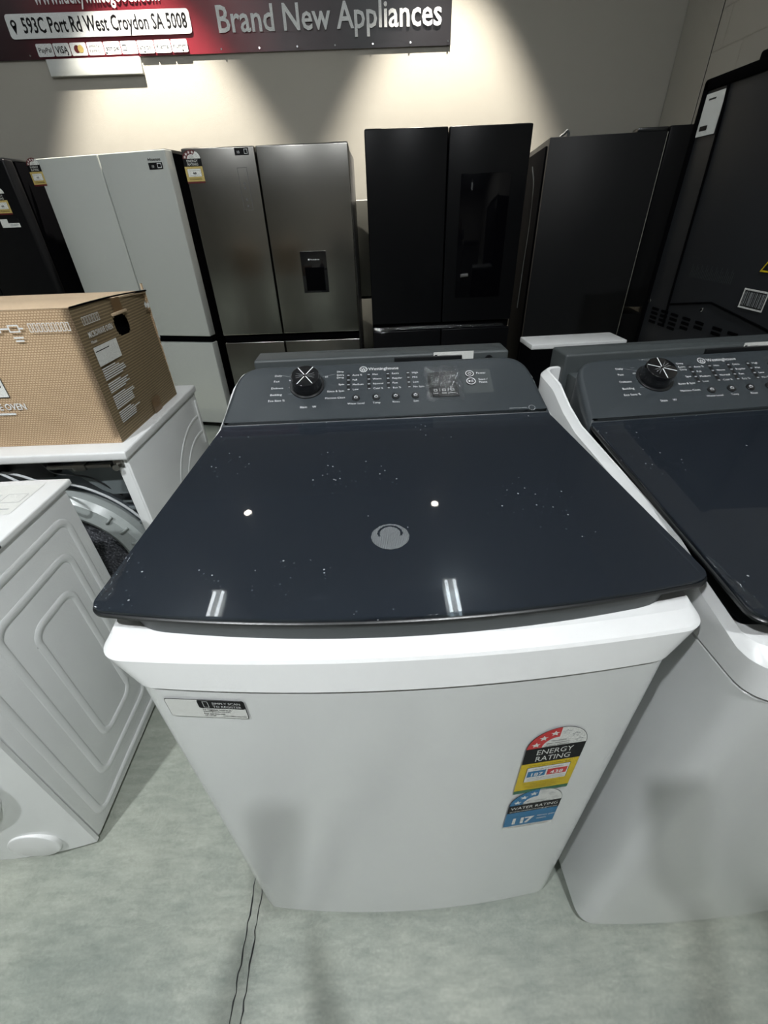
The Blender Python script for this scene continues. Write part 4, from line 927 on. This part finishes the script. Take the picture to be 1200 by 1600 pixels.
for k, s in enumerate(logos):
    x0 = -2.275+.118*k; F.rect(x0, 2.385, x0+.112, 2.450, 'print', 0, r=.008)
    if s == 'VISA': F.text(s, x0+.056, 2.400, .05, 'ink', .001, 'C', width=.085, bold=.02)
    elif s == 'AMERICAN': F.text(s, x0+.056, 2.422, .020, 'ink', .001, 'C', width=.09); F.text('EXPRESS', x0+.056, 2.398, .020, 'ink', .001, 'C', width=.09)
    elif k == 2: F.disc(x0+.044, 2.418, .020, 'maroon', .001); F.disc(x0+.070, 2.418, .020, 'ochre', .0015)
    elif k == 5: F.frame(x0+.01, 2.402, x0+.038, 2.432, .004, 'ink', .001); F.rect(x0+.045, 2.412, x0+.10, 2.422, 'print_dim', .001)
    else: F.text(s, x0+.056, 2.406, .034, 'ink', .001, 'C', width=.09, bold=.01)
F.text('Brand New Appliances', -.99, 2.475, .185, 'print', 0, width=1.575, bold=.015)
F.text('Factory Seconds', -.88, 2.665, .185, 'print', 0, width=1.22, bold=.015)
F.build('banner_print', t)
bm = bmesh.new()
for k in range(13): cyl(bm, (BX1-.02-.27*k, -.014, BZ0+.018), (0, -1, 0), .006, .003, n=10)
finish('eyelet', bm, 'chrome', t)
bm = bmesh.new(); box(bm, -2.235, -1.575, Y1-.035, Y1-.001, 2.283, 2.372, .003); tag(finish('wall_batten', bm, 'offwhite'), 'short pale board fixed to the wall under the banner', 'board')

# ------------------------------------------------------------------ the photographer, just behind the lens, whose shadow falls on the floor
def skin_body(name, joints, edges, parent, m, sub=2):
    me = bpy.data.meshes.new(name); me.from_pydata([j[0] for j in joints], edges, []); o = bpy.data.objects.new(name, me); COL.objects.link(o)
    sk = o.modifiers.new('skin', 'SKIN'); sk.use_smooth_shade = True
    for v, j in zip(me.skin_vertices[0].data, joints): v.radius = (j[1], j[2] if len(j) > 2 else j[1])
    me.skin_vertices[0].data[0].use_root = True
    ss = o.modifiers.new('sub', 'SUBSURF'); ss.levels = sub; ss.render_levels = sub
    bpy.context.view_layer.update(); dg = bpy.context.evaluated_depsgraph_get(); m2 = bpy.data.meshes.new_from_object(o.evaluated_get(dg))
    bpy.data.objects.remove(o); bpy.data.meshes.remove(me)
    for p in m2.polygons: p.use_smooth = True
    m2.materials.clear(); m2.materials.append(MT[m]); r = bpy.data.objects.new(name, m2); COL.objects.link(r); r.parent = parent; return r
PX, PY = 0.0, -0.845
t = thing('person', 'person in dark clothes standing behind the lens, both hands raised holding a phone', 'person', (PX, PY, 0))
J = []; E_ = []
def jn(p, r, r2=None, frm=None):
    J.append((Vector(p), r, r2 or r)); i = len(J)-1
    if frm is not None: E_.append((frm, i))
    return i
pel = jn((0, 0, .93), .135, .10); wa = jn((0, .0, 1.08), .120, .09, pel); ch = jn((0, .03, 1.26), .150, .10, wa); nk0 = jn((0, .05, 1.39), .07, .06, ch); nk = jn((0, .09, 1.46), .050, .05, nk0)
hd0 = jn((0, .125, 1.52), .062, .07, nk); hd = jn((0, .130, 1.59), .074, .088, hd0); hd2 = jn((0, .120, 1.645), .055, .065, hd)
HND = {}
for sx in (-1, 1):
    hp = jn((sx*.09, 0, .86), .085, None, pel); kn = jn((sx*.10, .02, .48), .056, None, hp); an = jn((sx*.105, -.01, .09), .036, None, kn); jn((sx*.11, .07, .035), .032, None, an); jn((sx*.115, .13, .028), .026, None, len(J)-1)
    sh = jn((sx*.175, 0, 1.36), .050, None, ch); el = jn((sx*.215, .13, 1.14), .038, None, sh); wr = jn((sx*.070, .315, 1.295), .024, None, el); pm = jn((sx*.060, .355, 1.315), .028, .016, wr); HND[sx] = pm
    for k in range(4):
        z = 1.298+.018*k; a = jn((sx*.054, .388, z), .0085, None, pm); b_ = jn((sx*.050, .408, z+.004), .0080, None, a); jn((sx*.046, .415, z+.006), .0072, None, b_)
    a = jn((sx*.060, .370, 1.352), .0095, None, pm); jn((sx*.052, .380, 1.378), .0085, None, a)
body = skin_body('body', J, E_, t, 'skin')
bm = bmesh.new(); bmesh.ops.create_uvsphere(bm, u_segments=24, v_segments=16, radius=1)
bmesh.ops.delete(bm, geom=[v for v in bm.verts if v.co.z < -.35 or (v.co.y > .45 and v.co.z < .42)], context='VERTS')
for v in bm.verts: v.co = Vector((v.co.x*.078, .118+v.co.y*.092, 1.605+v.co.z*.100))
bmesh.ops.solidify(bm, geom=bm.faces[:], thickness=.006); finish('hair', bm, 'ink', t)
bm = bmesh.new(); tube(bm, [(0, .192, 1.595), (0, .206, 1.572), (0, .192, 1.565)], .010, n=8); finish('nose', bm, 'skin', t)
J2 = []; E_, J = [], J2
c0 = jn((0, 0, .86), .150, .115); c1 = jn((0, 0, 1.06), .140, .108, c0); c2 = jn((0, .03, 1.27), .166, .118, c1); jn((0, .05, 1.40), .080, .07, c2)
for sx in (-1, 1):
    a = jn((sx*.178, 0, 1.36), .062, None, c2); b_ = jn((sx*.217, .13, 1.14), .050, None, a); jn((sx*.100, .295, 1.265), .034, None, b_)
skin_body('jumper', J, E_, t, 'cloth')
E_, J = [], []
c0 = jn((0, 0, .97), .138, .105); c00 = jn((0, 0, .90), .140, .11, c0)
for sx in (-1, 1):
    a = jn((sx*.092, 0, .80), .095, None, c00); b_ = jn((sx*.102, .018, .48), .070, None, a); jn((sx*.107, -.008, .11), .052, None, b_)
skin_body('trousers', J, E_, t, 'cloth')
for sx in (-1, 1):
    bm = bmesh.new(); slab(bm, [p+Vector((sx*.112, 0)) for p in outline(.048, .040, -.07, .19, .03, .035)][::1], .075, .0, .03); finish('shoe', bm, 'black', t)
# phone held upright; the lens sits near its top edge
t = thing('phone', 'dark mobile phone held in two hands', 'phone', (0, 0, 0))
bm = bmesh.new(); box(bm, -.037, .037, -.125, .028, -.020, -.012, .003, 3)
for v in bm.verts: v.co = M @ v.co
finish('phone_body', bm, 'black', t)

# ------------------------------------------------------------------ group names for the repeats
for pre, g in (('top_loading_washer', 'dark lidded top loaders side by side'), ('refrigerator', 'fridges standing by the back wall'), ('batten_light', 'twin tube ceiling lights'), ('high_bay_lamp', 'round high bay lamps'), ('ceiling_spotlight', 'spotlights for the back wall')):
    for o in bpy.data.objects:
        if o.parent is None and o.name.split('.')[0] == pre: o['group'] = g
